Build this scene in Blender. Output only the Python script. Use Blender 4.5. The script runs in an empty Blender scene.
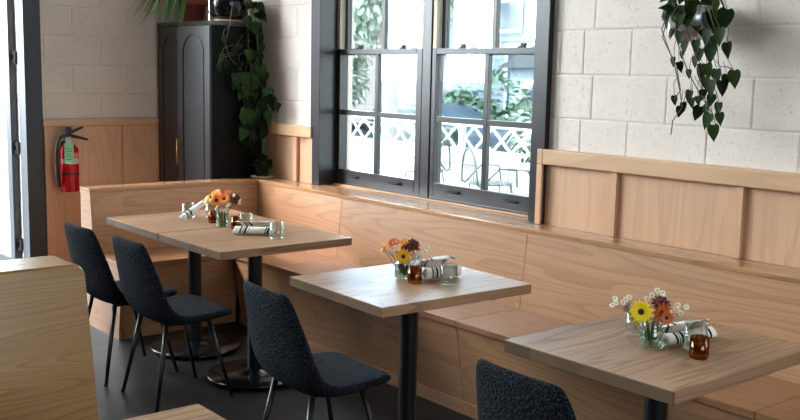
import bpy, bmesh, math, random
from mathutils import Vector, Matrix, Euler
import numpy as np
random.seed(7)
R = math.radians
scene = bpy.context.scene
col = scene.collection

# ------------------------------------------------------------------ node helpers
def new_mat(name):
    m = bpy.data.materials.new(name); m.use_nodes = True
    nt = m.node_tree; nt.nodes.clear()
    out = nt.nodes.new('ShaderNodeOutputMaterial')
    return m, nt, out
def N(nt, typ, **kw):
    n = nt.nodes.new(typ)
    for k, v in kw.items():
        if k in n.inputs: n.inputs[k].default_value = v
        else: setattr(n, k, v)
    return n
def lin(c):
    f = lambda v: v/12.92 if v <= .04045 else ((v+.055)/1.055)**2.4
    return tuple(f(v/255) for v in c[:3]) + (1.0,)
def principled(nt, out, color=None, rough=.5, metal=0, coat=0, spec=.5):
    b = N(nt, 'ShaderNodeBsdfPrincipled')
    if color is not None: b.inputs['Base Color'].default_value = color
    b.inputs['Roughness'].default_value = rough
    b.inputs['Metallic'].default_value = metal
    b.inputs['Coat Weight'].default_value = coat
    b.inputs['Coat Roughness'].default_value = .15
    b.inputs['Specular IOR Level'].default_value = spec
    nt.links.new(b.outputs[0], out.inputs[0])
    return b
def simple(name, c, rough=.5, metal=0, coat=0, spec=.5, noise=0, nscale=8, bump=0, bscale=60):
    m, nt, out = new_mat(name)
    b = principled(nt, out, lin(c), rough, metal, coat, spec)
    if noise:
        tc = N(nt, 'ShaderNodeTexCoord')
        nz = N(nt, 'ShaderNodeTexNoise', Scale=nscale, Detail=4)
        nt.links.new(tc.outputs['Object'], nz.inputs['Vector'])
        mp = N(nt, 'ShaderNodeMapRange'); mp.inputs['From Min'].default_value = .3; mp.inputs['From Max'].default_value = .7
        mp.inputs['To Min'].default_value = 1-noise; mp.inputs['To Max'].default_value = 1+noise
        nt.links.new(nz.outputs['Fac'], mp.inputs['Value'])
        h = N(nt, 'ShaderNodeHueSaturation', Color=lin(c))
        nt.links.new(mp.outputs[0], h.inputs['Value']); nt.links.new(h.outputs[0], b.inputs['Base Color'])
    if bump:
        tc = N(nt, 'ShaderNodeTexCoord')
        nz = N(nt, 'ShaderNodeTexNoise', Scale=bscale, Detail=3)
        nt.links.new(tc.outputs['Object'], nz.inputs['Vector'])
        bp = N(nt, 'ShaderNodeBump', Strength=bump, Distance=.01)
        nt.links.new(nz.outputs['Fac'], bp.inputs['Height']); nt.links.new(bp.outputs[0], b.inputs['Normal'])
    return m

def wood(name, base, dark, axis='x', rough=.38, coat=0, lines=26, contrast=.5, stave=0, stave_var=.3, rand=True, fig=(.45, 4.0)):
    """wood with long grain along one axis; optional staves side by side"""
    m, nt, out = new_mat(name)
    b = principled(nt, out, None, rough, 0, coat, .24 if stave else .5)
    L = nt.links.new
    tc = N(nt, 'ShaderNodeTexCoord'); src = tc.outputs['Object']
    oi = N(nt, 'ShaderNodeObjectInfo')
    if rand:
        ml = N(nt, 'ShaderNodeMath', operation='MULTIPLY'); ml.inputs[1].default_value = 37.0
        L(oi.outputs['Random'], ml.inputs[0])
        ad = N(nt, 'ShaderNodeVectorMath', operation='ADD')
        L(src, ad.inputs[0]); L(ml.outputs[0], ad.inputs[1]); base_vec = ad.outputs[0]
    else: base_vec = src
    if stave:
        sp = N(nt, 'ShaderNodeSeparateXYZ'); L(src, sp.inputs[0])
        dv = N(nt, 'ShaderNodeMath', operation='DIVIDE'); dv.inputs[1].default_value = stave
        L(sp.outputs['X' if axis == 'y' else 'Y'], dv.inputs[0])
        fl = N(nt, 'ShaderNodeMath', operation='FLOOR'); L(dv.outputs[0], fl.inputs[0])
        a2 = N(nt, 'ShaderNodeMath', operation='ADD'); L(fl.outputs[0], a2.inputs[0])
        m2 = N(nt, 'ShaderNodeMath', operation='MULTIPLY'); m2.inputs[1].default_value = 19.0
        L(oi.outputs['Random'], m2.inputs[0]); L(m2.outputs[0], a2.inputs[1])
        wn = N(nt, 'ShaderNodeTexWhiteNoise', noise_dimensions='1D'); L(a2.outputs[0], wn.inputs['W'])
        sc = N(nt, 'ShaderNodeVectorMath', operation='SCALE'); sc.inputs['Scale'].default_value = 9.0
        L(wn.outputs['Color'], sc.inputs[0])
        ad2 = N(nt, 'ShaderNodeVectorMath', operation='ADD'); L(base_vec, ad2.inputs[0]); L(sc.outputs[0], ad2.inputs[1])
        base_vec = ad2.outputs[0]
    a, c = fig
    s = {'x': (a, c, c), 'y': (c, a, c), 'z': (c, c, a)}[axis]
    mp = N(nt, 'ShaderNodeMapping'); mp.inputs['Scale'].default_value = s; L(base_vec, mp.inputs['Vector'])
    n1 = N(nt, 'ShaderNodeTexNoise', Scale=1.0, Detail=1.5, Roughness=.45); L(mp.outputs[0], n1.inputs['Vector'])
    mu = N(nt, 'ShaderNodeMath', operation='MULTIPLY'); mu.inputs[1].default_value = lines; L(n1.outputs['Fac'], mu.inputs[0])
    fr = N(nt, 'ShaderNodeMath', operation='FRACT'); L(mu.outputs[0], fr.inputs[0])
    rp = N(nt, 'ShaderNodeValToRGB'); e = rp.color_ramp.elements
    e[0].position = 0; e[0].color = (0, 0, 0, 1); e[1].position = 1; e[1].color = (.9, .9, .9, 1)
    k = e.new(.55); k.color = (.12, .12, .12, 1); k = e.new(.9); k.color = (1, 1, 1, 1)
    L(fr.outputs[0], rp.inputs[0])
    s2 = {'x': (3, 160, 160), 'y': (160, 3, 160), 'z': (160, 160, 3)}[axis]
    mp2 = N(nt, 'ShaderNodeMapping'); mp2.inputs['Scale'].default_value = s2; L(base_vec, mp2.inputs['Vector'])
    n2 = N(nt, 'ShaderNodeTexNoise', Scale=1.0, Detail=3); L(mp2.outputs[0], n2.inputs['Vector'])
    n3 = N(nt, 'ShaderNodeTexNoise', Scale=.9, Detail=2); L(mp.outputs[0], n3.inputs['Vector'])
    # mix factor
    f1 = N(nt, 'ShaderNodeMath', operation='MULTIPLY'); f1.inputs[1].default_value = contrast; L(rp.outputs[0], f1.inputs[0])
    f2 = N(nt, 'ShaderNodeMapRange'); f2.inputs['From Min'].default_value = .35; f2.inputs['From Max'].default_value = .75
    f2.inputs['To Min'].default_value = 0; f2.inputs['To Max'].default_value = .35; L(n2.outputs['Fac'], f2.inputs['Value'])
    f3 = N(nt, 'ShaderNodeMath', operation='ADD'); L(f1.outputs[0], f3.inputs[0]); L(f2.outputs[0], f3.inputs[1])
    mx = N(nt, 'ShaderNodeMix', data_type='RGBA'); mx.inputs[6].default_value = lin(base); mx.inputs[7].default_value = lin(dark)
    L(f3.outputs[0], mx.inputs[0]); colr = mx.outputs[2]
    h = N(nt, 'ShaderNodeHueSaturation'); L(colr, h.inputs['Color'])
    v = N(nt, 'ShaderNodeMapRange'); v.inputs['To Min'].default_value = .9; v.inputs['To Max'].default_value = 1.1
    L(n3.outputs['Fac'], v.inputs['Value'])
    if stave:
        v2 = N(nt, 'ShaderNodeMapRange'); v2.inputs['To Min'].default_value = 1-stave_var; v2.inputs['To Max'].default_value = 1+stave_var*.6
        L(wn.outputs['Value'], v2.inputs['Value'])
        mm = N(nt, 'ShaderNodeMath', operation='MULTIPLY'); L(v.outputs[0], mm.inputs[0]); L(v2.outputs[0], mm.inputs[1])
        L(mm.outputs[0], h.inputs['Value'])
    else: L(v.outputs[0], h.inputs['Value'])
    if stave:
        ns = N(nt, 'ShaderNodeSeparateXYZ'); L(tc.outputs['Normal'], ns.inputs[0])
        ab = N(nt, 'ShaderNodeMath', operation='ABSOLUTE'); L(ns.outputs['Y'], ab.inputs[0])
        gt = N(nt, 'ShaderNodeMath', operation='GREATER_THAN'); gt.inputs[1].default_value = .8; L(ab.outputs[0], gt.inputs[0])
        eg = N(nt, 'ShaderNodeHueSaturation', Color=lin([v*.66 for v in base])); L(h.inputs['Value'].links[0].from_socket, eg.inputs['Value'])
        me_ = N(nt, 'ShaderNodeMix', data_type='RGBA'); L(gt.outputs[0], me_.inputs[0]); L(h.outputs[0], me_.inputs[6]); L(eg.outputs[0], me_.inputs[7])
        L(me_.outputs[2], b.inputs['Base Color'])
    else: L(h.outputs[0], b.inputs['Base Color'])
    bp = N(nt, 'ShaderNodeBump', Strength=.08, Distance=.003); L(n2.outputs['Fac'], bp.inputs['Height']); L(bp.outputs[0], b.inputs['Normal'])
    return m

def block_mat(name, c):
    m, nt, out = new_mat(name); b = principled(nt, out, None, .62, 0, 0, .35); L = nt.links.new
    tc = N(nt, 'ShaderNodeTexCoord'); src = tc.outputs['Object']
    vo = N(nt, 'ShaderNodeTexNoise', Scale=75, Detail=2, Roughness=.7); L(src, vo.inputs['Vector'])
    pit = N(nt, 'ShaderNodeMapRange'); pit.inputs['From Min'].default_value = .30; pit.inputs['From Max'].default_value = .42; L(vo.outputs['Fac'], pit.inputs['Value'])
    nb = N(nt, 'ShaderNodeTexNoise', Scale=4, Detail=4); L(src, nb.inputs['Vector'])
    big = N(nt, 'ShaderNodeMapRange'); big.inputs['From Min'].default_value = .3; big.inputs['From Max'].default_value = .7
    big.inputs['To Min'].default_value = .95; big.inputs['To Max'].default_value = 1.04; L(nb.outputs['Fac'], big.inputs['Value'])
    mx = N(nt, 'ShaderNodeMix', data_type='RGBA'); mx.inputs[6].default_value = lin([v*.90 for v in c]); mx.inputs[7].default_value = lin(c)
    L(pit.outputs[0], mx.inputs[0])
    h = N(nt, 'ShaderNodeHueSaturation'); L(mx.outputs[2], h.inputs['Color']); L(big.outputs[0], h.inputs['Value']); L(h.outputs[0], b.inputs['Base Color'])
    nd = N(nt, 'ShaderNodeTexNoise', Scale=22, Detail=3); L(src, nd.inputs['Vector'])
    ad = N(nt, 'ShaderNodeMath', operation='ADD'); L(pit.outputs[0], ad.inputs[0]); L(nd.outputs['Fac'], ad.inputs[1])
    bp = N(nt, 'ShaderNodeBump', Strength=.45, Distance=.004); L(ad.outputs[0], bp.inputs['Height']); L(bp.outputs[0], b.inputs['Normal'])
    return m

def boucle_mat():
    m, nt, out = new_mat('boucle_fabric'); b = principled(nt, out, None, .95, 0, 0, .2); L = nt.links.new
    tc = N(nt, 'ShaderNodeTexCoord'); src = tc.outputs['Object']
    v = N(nt, 'ShaderNodeTexVoronoi', Scale=110); L(src, v.inputs['Vector'])
    n = N(nt, 'ShaderNodeTexNoise', Scale=170, Detail=2); L(src, n.inputs['Vector'])
    rp = N(nt, 'ShaderNodeValToRGB'); e = rp.color_ramp.elements
    e[0].position = .44; e[0].color = lin((3, 4, 6)); e[1].position = .70; e[1].color = lin((50, 56, 70))
    L(n.outputs['Fac'], rp.inputs[0]); L(rp.outputs[0], b.inputs['Base Color'])
    bp = N(nt, 'ShaderNodeBump', Strength=.9, Distance=.006, invert=True); L(v.outputs['Distance'], bp.inputs['Height']); L(bp.outputs[0], b.inputs['Normal'])
    return m

def slate_mat():
    m, nt, out = new_mat('slate_floor'); b = principled(nt, out, None, .42, 0, 0, .3); L = nt.links.new
    tc = N(nt, 'ShaderNodeTexCoord'); src = tc.outputs['Object']
    n = N(nt, 'ShaderNodeTexNoise', Scale=2.2, Detail=8, Roughness=.6); L(src, n.inputs['Vector'])
    rp = N(nt, 'ShaderNodeValToRGB'); e = rp.color_ramp.elements
    e[0].position = .3; e[0].color = lin((12, 12, 13)); e[1].position = .7; e[1].color = lin((29, 28, 30)); L(n.outputs['Fac'], rp.inputs[0])
    # meandering cracks
    nz = N(nt, 'ShaderNodeTexNoise', Scale=2.5, Detail=4); L(src, nz.inputs['Vector'])
    sc = N(nt, 'ShaderNodeVectorMath', operation='SCALE'); sc.inputs['Scale'].default_value = .35; L(nz.outputs['Color'], sc.inputs[0])
    ad = N(nt, 'ShaderNodeVectorMath', operation='ADD'); L(src, ad.inputs[0]); L(sc.outputs[0], ad.inputs[1])
    vo = N(nt, 'ShaderNodeTexVoronoi', feature='DISTANCE_TO_EDGE', Scale=1.1); L(ad.outputs[0], vo.inputs['Vector'])
    cr = N(nt, 'ShaderNodeMapRange'); cr.inputs['From Min'].default_value = .001; cr.inputs['From Max'].default_value = .006; L(vo.outputs['Distance'], cr.inputs['Value'])
    mx = N(nt, 'ShaderNodeMix', data_type='RGBA'); mx.inputs[6].default_value = lin((12, 12, 14)); L(cr.outputs[0], mx.inputs[0]); L(rp.outputs[0], mx.inputs[7])
    L(mx.outputs[2], b.inputs['Base Color'])
    r2 = N(nt, 'ShaderNodeMapRange'); r2.inputs['To Min'].default_value = .3; r2.inputs['To Max'].default_value = .6; L(n.outputs['Fac'], r2.inputs['Value']); L(r2.outputs[0], b.inputs['Roughness'])
    bp = N(nt, 'ShaderNodeBump', Strength=.25, Distance=.01); L(n.outputs['Fac'], bp.inputs['Height']); L(bp.outputs[0], b.inputs['Normal'])
    return m

def glass_mat(name, tint=(255, 255, 255), edge=.75, base=.04, edge_col=(240, 245, 245), power=.5):
    """thin clear glass: transparent in the middle, reflecting towards grazing angles"""
    m, nt, out = new_mat(name); L = nt.links.new
    tr = N(nt, 'ShaderNodeBsdfTransparent'); tr.inputs[0].default_value = lin(tint)
    gl = N(nt, 'ShaderNodeBsdfGlossy'); gl.inputs['Roughness'].default_value = .03; gl.inputs[0].default_value = lin(edge_col)
    lw = N(nt, 'ShaderNodeLayerWeight', Blend=power)
    mr = N(nt, 'ShaderNodeMapRange'); mr.inputs['To Min'].default_value = base; mr.inputs['To Max'].default_value = edge
    L(lw.outputs['Fresnel'], mr.inputs['Value'])
    mx = N(nt, 'ShaderNodeMixShader'); L(mr.outputs[0], mx.inputs[0]); L(tr.outputs[0], mx.inputs[1]); L(gl.outputs[0], mx.inputs[2])
    L(mx.outputs[0], out.inputs[0]); return m

def leaf_mat(name, c1, c2, rough=.35):
    m, nt, out = new_mat(name); b = principled(nt, out, None, rough, 0, 0, .12); L = nt.links.new
    g = N(nt, 'ShaderNodeNewGeometry')
    rp = N(nt, 'ShaderNodeValToRGB'); e = rp.color_ramp.elements
    e[0].color = lin(c1); e[1].color = lin(c2); L(g.outputs['Random Per Island'], rp.inputs[0]); L(rp.outputs[0], b.inputs['Base Color'])
    return m

def napkin_mat():
    m, nt, out = new_mat('striped_linen'); b = principled(nt, out, None, .9, 0, 0, .2); L = nt.links.new
    tc = N(nt, 'ShaderNodeTexCoord'); sp = N(nt, 'ShaderNodeSeparateXYZ'); L(tc.outputs['UV'], sp.inputs[0])
    rp = N(nt, 'ShaderNodeValToRGB'); rp.color_ramp.interpolation = 'CONSTANT'; e = rp.color_ramp.elements
    w = lin((240, 236, 229)); k = lin((38, 38, 46)); g = lin((130, 132, 140))
    e[0].position = 0; e[0].color = w; e[1].position = .16; e[1].color = k
    for p, c in ((.20, w), (.23, k), (.245, w), (.27, k), (.33, w), (.37, g), (.385, w), (.80, k), (.825, w), (.85, k), (.90, w)):
        x = e.new(p); x.color = c
    L(sp.outputs['X'], rp.inputs[0]); L(rp.outputs[0], b.inputs['Base Color'])
    n = N(nt, 'ShaderNodeTexNoise', Scale=180, Detail=2); L(tc.outputs['Object'], n.inputs['Vector'])
    bp = N(nt, 'ShaderNodeBump', Strength=.3, Distance=.002); L(n.outputs['Fac'], bp.inputs['Height']); L(bp.outputs[0], b.inputs['Normal'])
    return m

M = {}
M['oak'] = wood('pale_oak_plywood', (182, 136, 101), (148, 102, 70), 'x', rough=.36, lines=22, contrast=.42)
M['oak_y'] = wood('pale_oak_plywood_crosswise', (182, 136, 101), (148, 102, 70), 'y', rough=.36, lines=22, contrast=.42)
M['seat_oak'] = wood('oak_seat_board', (160, 112, 78), (120, 77, 49), 'x', rough=.33, lines=20, contrast=.5)
M['seat_oak_y'] = wood('oak_seat_board_crosswise', (160, 112, 78), (120, 77, 49), 'y', rough=.33, lines=20, contrast=.5)
M['ledge'] = wood('oak_ledge_board', (182, 138, 102), (142, 100, 70), 'x', rough=.11, lines=14, contrast=.4)
M['ledge_y'] = wood('oak_ledge_board_crosswise', (182, 138, 102), (142, 100, 70), 'y', rough=.11, lines=14, contrast=.4)
M['booth'] = wood('warm_lit_oak_booth', (164, 120, 70), (126, 88, 48), 'y', rough=.27, lines=34, contrast=.55, fig=(.5, 6.0))  # yellow of the warm light on the booth put into its wood colour
M['panel'] = wood('oak_wall_panel', (208, 165, 132), (184, 140, 108), 'z', rough=.42, lines=10, contrast=.35, fig=(.5, 5))
M['cap'] = wood('oak_cap_rail', (204, 164, 128), (178, 136, 102), 'x', rough=.4, lines=8, contrast=.3)
M['cap_y'] = wood('oak_cap_rail_crosswise', (204, 164, 128), (178, 136, 102), 'y', rough=.4, lines=8, contrast=.3)
M['table'] = wood('ash_table_staves', (164, 127, 99), (110, 80, 59), 'y', rough=.46, coat=0, lines=12, contrast=.55, stave=.105, stave_var=.26, fig=(.8, 9))
M['block'] = block_mat('painted_concrete_block', (222, 209, 199))
M['mortar'] = simple('painted_mortar', (206, 197, 184), .75, bump=.3)
M['black_paint'] = simple('black_window_paint', (32, 28, 32), .33, noise=.08)
M['door_paint'] = simple('dark_blue_door_paint', (30, 38, 46), .45)
M['jamb_cream'] = simple('cream_jamb_liner', (206, 196, 168), .5)
M['alu'] = simple('brushed_aluminium', (190, 192, 196), .35, metal=.7)
M['boucle'] = boucle_mat()
M['leg'] = simple('black_powder_coat', (18, 18, 20), .35)
M['base'] = simple('gloss_black_cast_iron', (14, 14, 16), .2)
M['brass'] = simple('brushed_brass', (176, 140, 88), .3, metal=1)
M['floor'] = slate_mat()
M['cabinet'] = simple('satin_black_lacquer', (22, 22, 25), .3, spec=.7)
M['cabinet_side'] = simple('shaded_black_lacquer', (7, 8, 9), .5, spec=.12)  # same black lacquer, with the side's shade put into a darker colour
M['ceiling'] = simple('ceiling_paint', (196, 190, 182), .8)
M['dark_wall'] = simple('charcoal_wall_paint', (40, 38, 38), .8)
M['pane'] = glass_mat('window_glass', (250, 254, 253), edge=.5, base=.02, power=.3)
M['clear'] = glass_mat('clear_glassware', (248, 251, 250), edge=.45, base=.045, power=.3)
M['amber'] = glass_mat('amber_glass', (206, 146, 84), edge=.45, base=.04, edge_col=(235, 200, 150), power=.5)
M['wax'] = simple('amber_wax', (196, 132, 66), .5)
M['water'] = glass_mat('vase_water', (226, 238, 228), edge=.4, base=.03, power=.4)
M['napkin'] = napkin_mat()
M['stem'] = simple('green_stem', (82, 104, 52), .6)
M['yellow'] = simple('yellow_petal', (255, 222, 16), .6)
M['gold'] = simple('golden_petal', (250, 182, 26), .6)
M['orange'] = simple('orange_petal', (246, 142, 44), .6)
M['rust'] = simple('rust_petal', (188, 88, 30), .6)
M['burgundy'] = simple('burgundy_petal', (96, 22, 30), .6)
M['red_orange'] = simple('red_orange_petal', (206, 84, 34), .6)
M['white_petal'] = simple('white_petal', (252, 250, 240), .6)
M['eye'] = simple('dark_flower_eye', (44, 28, 12), .8)
M['yellow_eye'] = simple('yellow_flower_eye', (214, 176, 50), .8)
M['leaf_dark'] = leaf_mat('dark_heart_leaf', (14, 24, 8), (48, 66, 26), .55)
M['leaf_pothos'] = leaf_mat('pothos_leaf', (10, 22, 12), (50, 78, 36), .45)
M['leaf_fern'] = leaf_mat('strap_leaf', (36, 60, 30), (96, 128, 64), .5)
M['vine'] = simple('vine_stem', (92, 84, 58), .7)
M['steel'] = simple('galvanised_steel', (186, 188, 196), .3, metal=.9)
M['soil'] = simple('potting_soil', (36, 27, 20), .95)
M['terracotta'] = simple('terracotta', (168, 84, 66), .75, noise=.1)
M['black_pot'] = simple('glazed_black_pot', (16, 17, 20), .18)
M['navy_pot'] = simple('dark_blue_plastic_pot', (26, 30, 38), .5)
M['ceramic'] = simple('cream_ceramic', (224, 212, 190), .4)
M['red'] = simple('fire_red_enamel', (176, 18, 34), .25)
M['rubber'] = simple('black_rubber', (16, 16, 17), .6)
M['tag_green'] = simple('mint_paper_tag', (142, 206, 166), .8)
M['label_white'] = simple('white_paper_label', (216, 214, 212), .6)
M['label_red'] = simple('orange_red_label', (206, 62, 40), .5)
M['concrete'] = simple('sunlit_concrete', (136, 136, 134), .9, noise=.06)
M['asphalt'] = simple('street_asphalt', (84, 86, 90), .9)
M['ext_white'] = simple('white_fence_paint', (168, 172, 176), .7)
M['siding'] = simple('pale_blue_siding', (100, 114, 128), .8)
M['siding_pink'] = simple('pale_stone_siding', (112, 106, 102), .8)
M['roof'] = simple('grey_shingles', (40, 46, 54), .9)
M['ext_glass'] = simple('house_window_glass', (40, 54, 68), .15)
M['bark'] = simple('pale_bark', (120, 112, 106), .9)
M['crown'] = leaf_mat('tree_leaf', (62, 92, 76), (108, 134, 110), .6)
M['crown_pale'] = leaf_mat('pale_tree_leaf', (112, 134, 122), (156, 170, 156), .6)
M['car'] = simple('pale_blue_car_paint', (52, 70, 92), .25)
M['car_dark'] = simple('car_glass', (40, 52, 64), .1)
M['car_silver'] = simple('silver_car_paint', (58, 64, 72), .25)
M['wire'] = simple('grey_patio_steel', (56, 64, 66), .5)
M['planter'] = simple('pale_planter_box', (104, 106, 110), .8)

# ------------------------------------------------------------------ mesh builder
class MB:
    def __init__(s): s.bm = bmesh.new(); s.uv = None
    def box(s, x0, x1, y0, y1, z0, z1):
        v = [s.bm.verts.new(p) for p in ((x0,y0,z0),(x1,y0,z0),(x1,y1,z0),(x0,y1,z0),(x0,y0,z1),(x1,y0,z1),(x1,y1,z1),(x0,y1,z1))]
        for f in ((0,3,2,1),(4,5,6,7),(0,1,5,4),(1,2,6,5),(2,3,7,6),(3,0,4,7)): s.bm.faces.new([v[i] for i in f])
        return s
    def prism(s, poly, a0, a1, axis='x'):
        """extrude a 2-D polygon along an axis: x -> (y,z), y -> (x,z), z -> (x,y)"""
        def P(u, v, a): return {'x': (a,u,v), 'y': (u,a,v), 'z': (u,v,a)}[axis]
        A = [s.bm.verts.new(P(u,v,a0)) for u, v in poly]; B = [s.bm.verts.new(P(u,v,a1)) for u, v in poly]
        n = len(poly); s.bm.faces.new(A); s.bm.faces.new(B[::-1])
        for i in range(n): s.bm.faces.new((A[i], B[i], B[(i+1)%n], A[(i+1)%n]))
        return s
    def hexa(s, pts):
        v = [s.bm.verts.new(p) for p in pts]
        for f in ((0,3,2,1),(4,5,6,7),(0,1,5,4),(1,2,6,5),(2,3,7,6),(3,0,4,7)): s.bm.faces.new([v[i] for i in f])
        return s
    def lathe(s, prof, seg=24, c=(0,0,0), axis='z'):
        rings = []
        for r, h in prof:
            if r < 1e-6:
                p = (c[0], c[1], c[2]+h) if axis == 'z' else ((c[0]+h, c[1], c[2]) if axis == 'x' else (c[0], c[1]+h, c[2]))
                rings.append([s.bm.verts.new(p)])
            else:
                ring = []
                for i in range(seg):
                    t = 2*math.pi*i/seg; u, v = r*math.cos(t), r*math.sin(t)
                    p = (c[0]+u, c[1]+v, c[2]+h) if axis == 'z' else ((c[0]+h, c[1]+u, c[2]+v) if axis == 'x' else (c[0]+v, c[1]+h, c[2]+u))
                    ring.append(s.bm.verts.new(p))
                rings.append(ring)
        for A, B in zip(rings, rings[1:]):
            if len(A) == 1 and len(B) == 1: continue
            for i in range(seg):
                j = (i+1) % seg
                if len(A) == 1: s.bm.faces.new((A[0], B[j], B[i]))
                elif len(B) == 1: s.bm.faces.new((A[i], A[j], B[0]))
                else: s.bm.faces.new((A[i], A[j], B[j], B[i]))
        return s
    def tube(s, pts, rad, seg=8, closed=False):
        pts = [Vector(p) for p in pts]; n = len(pts)
        if not hasattr(rad, '__len__'): rad = [rad]*n
        prev = None; rings = []
        for i, p in enumerate(pts):
            if closed: t = pts[(i+1)%n]-pts[i-1]
            else: t = pts[min(i+1,n-1)]-pts[max(i-1,0)]
            t.normalize()
            if prev is None:
                a = Vector((0,0,1)) if abs(t.z) < .9 else Vector((1,0,0))
                u = t.cross(a).normalized()
            else: u = (prev - t*prev.dot(t)).normalized()
            prev = u; w = t.cross(u)
            rings.append([s.bm.verts.new(p + (u*math.cos(2*math.pi*k/seg)+w*math.sin(2*math.pi*k/seg))*rad[i]) for k in range(seg)])
        m = n if closed else n-1
        for i in range(m):
            A, B = rings[i], rings[(i+1)%n]
            for k in range(seg): s.bm.faces.new((A[k], A[(k+1)%seg], B[(k+1)%seg], B[k]))
        if not closed:
            s.bm.faces.new(rings[0][::-1]); s.bm.faces.new(rings[-1])
        return s
    def grid(s, rows, uvs=None, close=False):
        V = [[s.bm.verts.new(p) for p in r] for r in rows]
        lay = None
        if uvs: lay = s.bm.loops.layers.uv.verify()
        for i in range(len(V)-1):
            for j in range(len(V[0])-1):
                f = s.bm.faces.new((V[i][j], V[i][j+1], V[i+1][j+1], V[i+1][j]))
                if lay:
                    for l, (a, b) in zip(f.loops, ((i,j),(i,j+1),(i+1,j+1),(i+1,j))): l[lay].uv = uvs[a][b]
        return s
    def leaf(s, base, tip_dir, normal, length, width, fold=.18, curl=.15, heart=True):
        t = Vector(tip_dir).normalized(); n = Vector(normal); n = (n - t*n.dot(t))
        if n.length < 1e-4: n = Vector((0,1,0)) - t*t.y
        n.normalize(); w = t.cross(n)
        prof = ((-.10,.26),(.04,.47),(.22,.5),(.45,.42),(.68,.26),(.86,.10)) if heart else ((.02,.10),(.15,.32),(.35,.5),(.6,.42),(.8,.22),(.92,.08))
        b = Vector(base)
        mid = []; lf = []; rt = []
        for k, (a, hw) in enumerate(prof):
            c = b + t*(max(a,0)*length) - n*(curl*length*a*a)
            e = b + t*(a*length) - n*(curl*length*a*a) + n*(fold*hw*width)
            mid.append(s.bm.verts.new(c)); lf.append(s.bm.verts.new(e + w*(hw*width))); rt.append(s.bm.verts.new(e - w*(hw*width)))
        tip = s.bm.verts.new(b + t*length - n*(curl*length*1.1))
        for i in range(len(prof)-1):
            s.bm.faces.new((mid[i], mid[i+1], lf[i+1], lf[i])); s.bm.faces.new((mid[i], rt[i], rt[i+1], mid[i+1]))
        s.bm.faces.new((mid[-1], tip, lf[-1])); s.bm.faces.new((mid[-1], rt[-1], tip))
        return s
    def build(s, name, mat, parent=None, smooth=False, bevel=0, bseg=2, solid=0, subsurf=0, fix=True):
        if fix: bmesh.ops.recalc_face_normals(s.bm, faces=s.bm.faces)
        me = bpy.data.meshes.new(name); s.bm.to_mesh(me); s.bm.free()
        me.materials.append(mat)
        if smooth:
            for p in me.polygons: p.use_smooth = True
        o = bpy.data.objects.new(name, me); col.objects.link(o)
        if parent is not None: o.parent = parent
        if solid:
            md = o.modifiers.new('thickness', 'SOLIDIFY'); md.thickness = abs(solid); md.offset = 1 if solid > 0 else -1
        if subsurf:
            md = o.modifiers.new('smooth', 'SUBSURF'); md.levels = subsurf; md.render_levels = subsurf
        if bevel:
            md = o.modifiers.new('bevel', 'BEVEL'); md.width = bevel; md.segments = bseg; md.limit_method = 'ANGLE'; md.angle_limit = R(40)
        return o

def tag(o, label=None, cat=None, group=None, kind=None):
    if label: o['label'] = label
    if cat: o['category'] = cat
    if group: o['group'] = group
    if kind: o['kind'] = kind
    return o
def empty(name, loc=(0,0,0), rz=0, label=None, cat=None, group=None, kind=None):
    o = bpy.data.objects.new(name, None); o.empty_display_size = .1
    o.location = loc; o.rotation_euler = (0,0,rz); col.objects.link(o)
    return tag(o, label, cat, group, kind)
def children(o): return [c for c in bpy.data.objects if c.parent == o]
def copy_tree(o, parent=None):
    c = o.copy(); col.objects.link(c)
    if parent is not None: c.parent = parent
    for ch in children(o): copy_tree(ch, c)
    return c
def wp(mb, name, mat, root, **kw):
    """a part whose mesh is written in world coordinates, under a root that stands elsewhere"""
    o = mb.build(name, mat, root, **kw)
    o.location = -Vector(root.location)
    return o
def struct(mb, name, mat, **kw):
    o = mb.build(name, mat, None, **kw); o['kind'] = 'structure'; return o

# ------------------------------------------------------------------ room dimensions (metres)
XB, YW = -6.75, 3.69          # back wall face, window wall face
XF, YL, ZC = 2.8, -3.4, 4.4   # wall behind the camera, far left wall, ceiling
WX0, WX1, WZ0, WZ1 = -5.25, -3.375, .855, 2.62   # window opening
DY0, DY1, DZ = .72, 2.30, 4.1                  # doorway
SY0, SY1, SZ0, SZ1 = -3.1, .55, 1.9, 4.1
RX0, RX1, RZ0, RZ1 = -.7, 2.6, .9, 4.1             # big window further along the window wall, beside the camera         # shop window beside the door
LEDGE = .855

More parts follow.
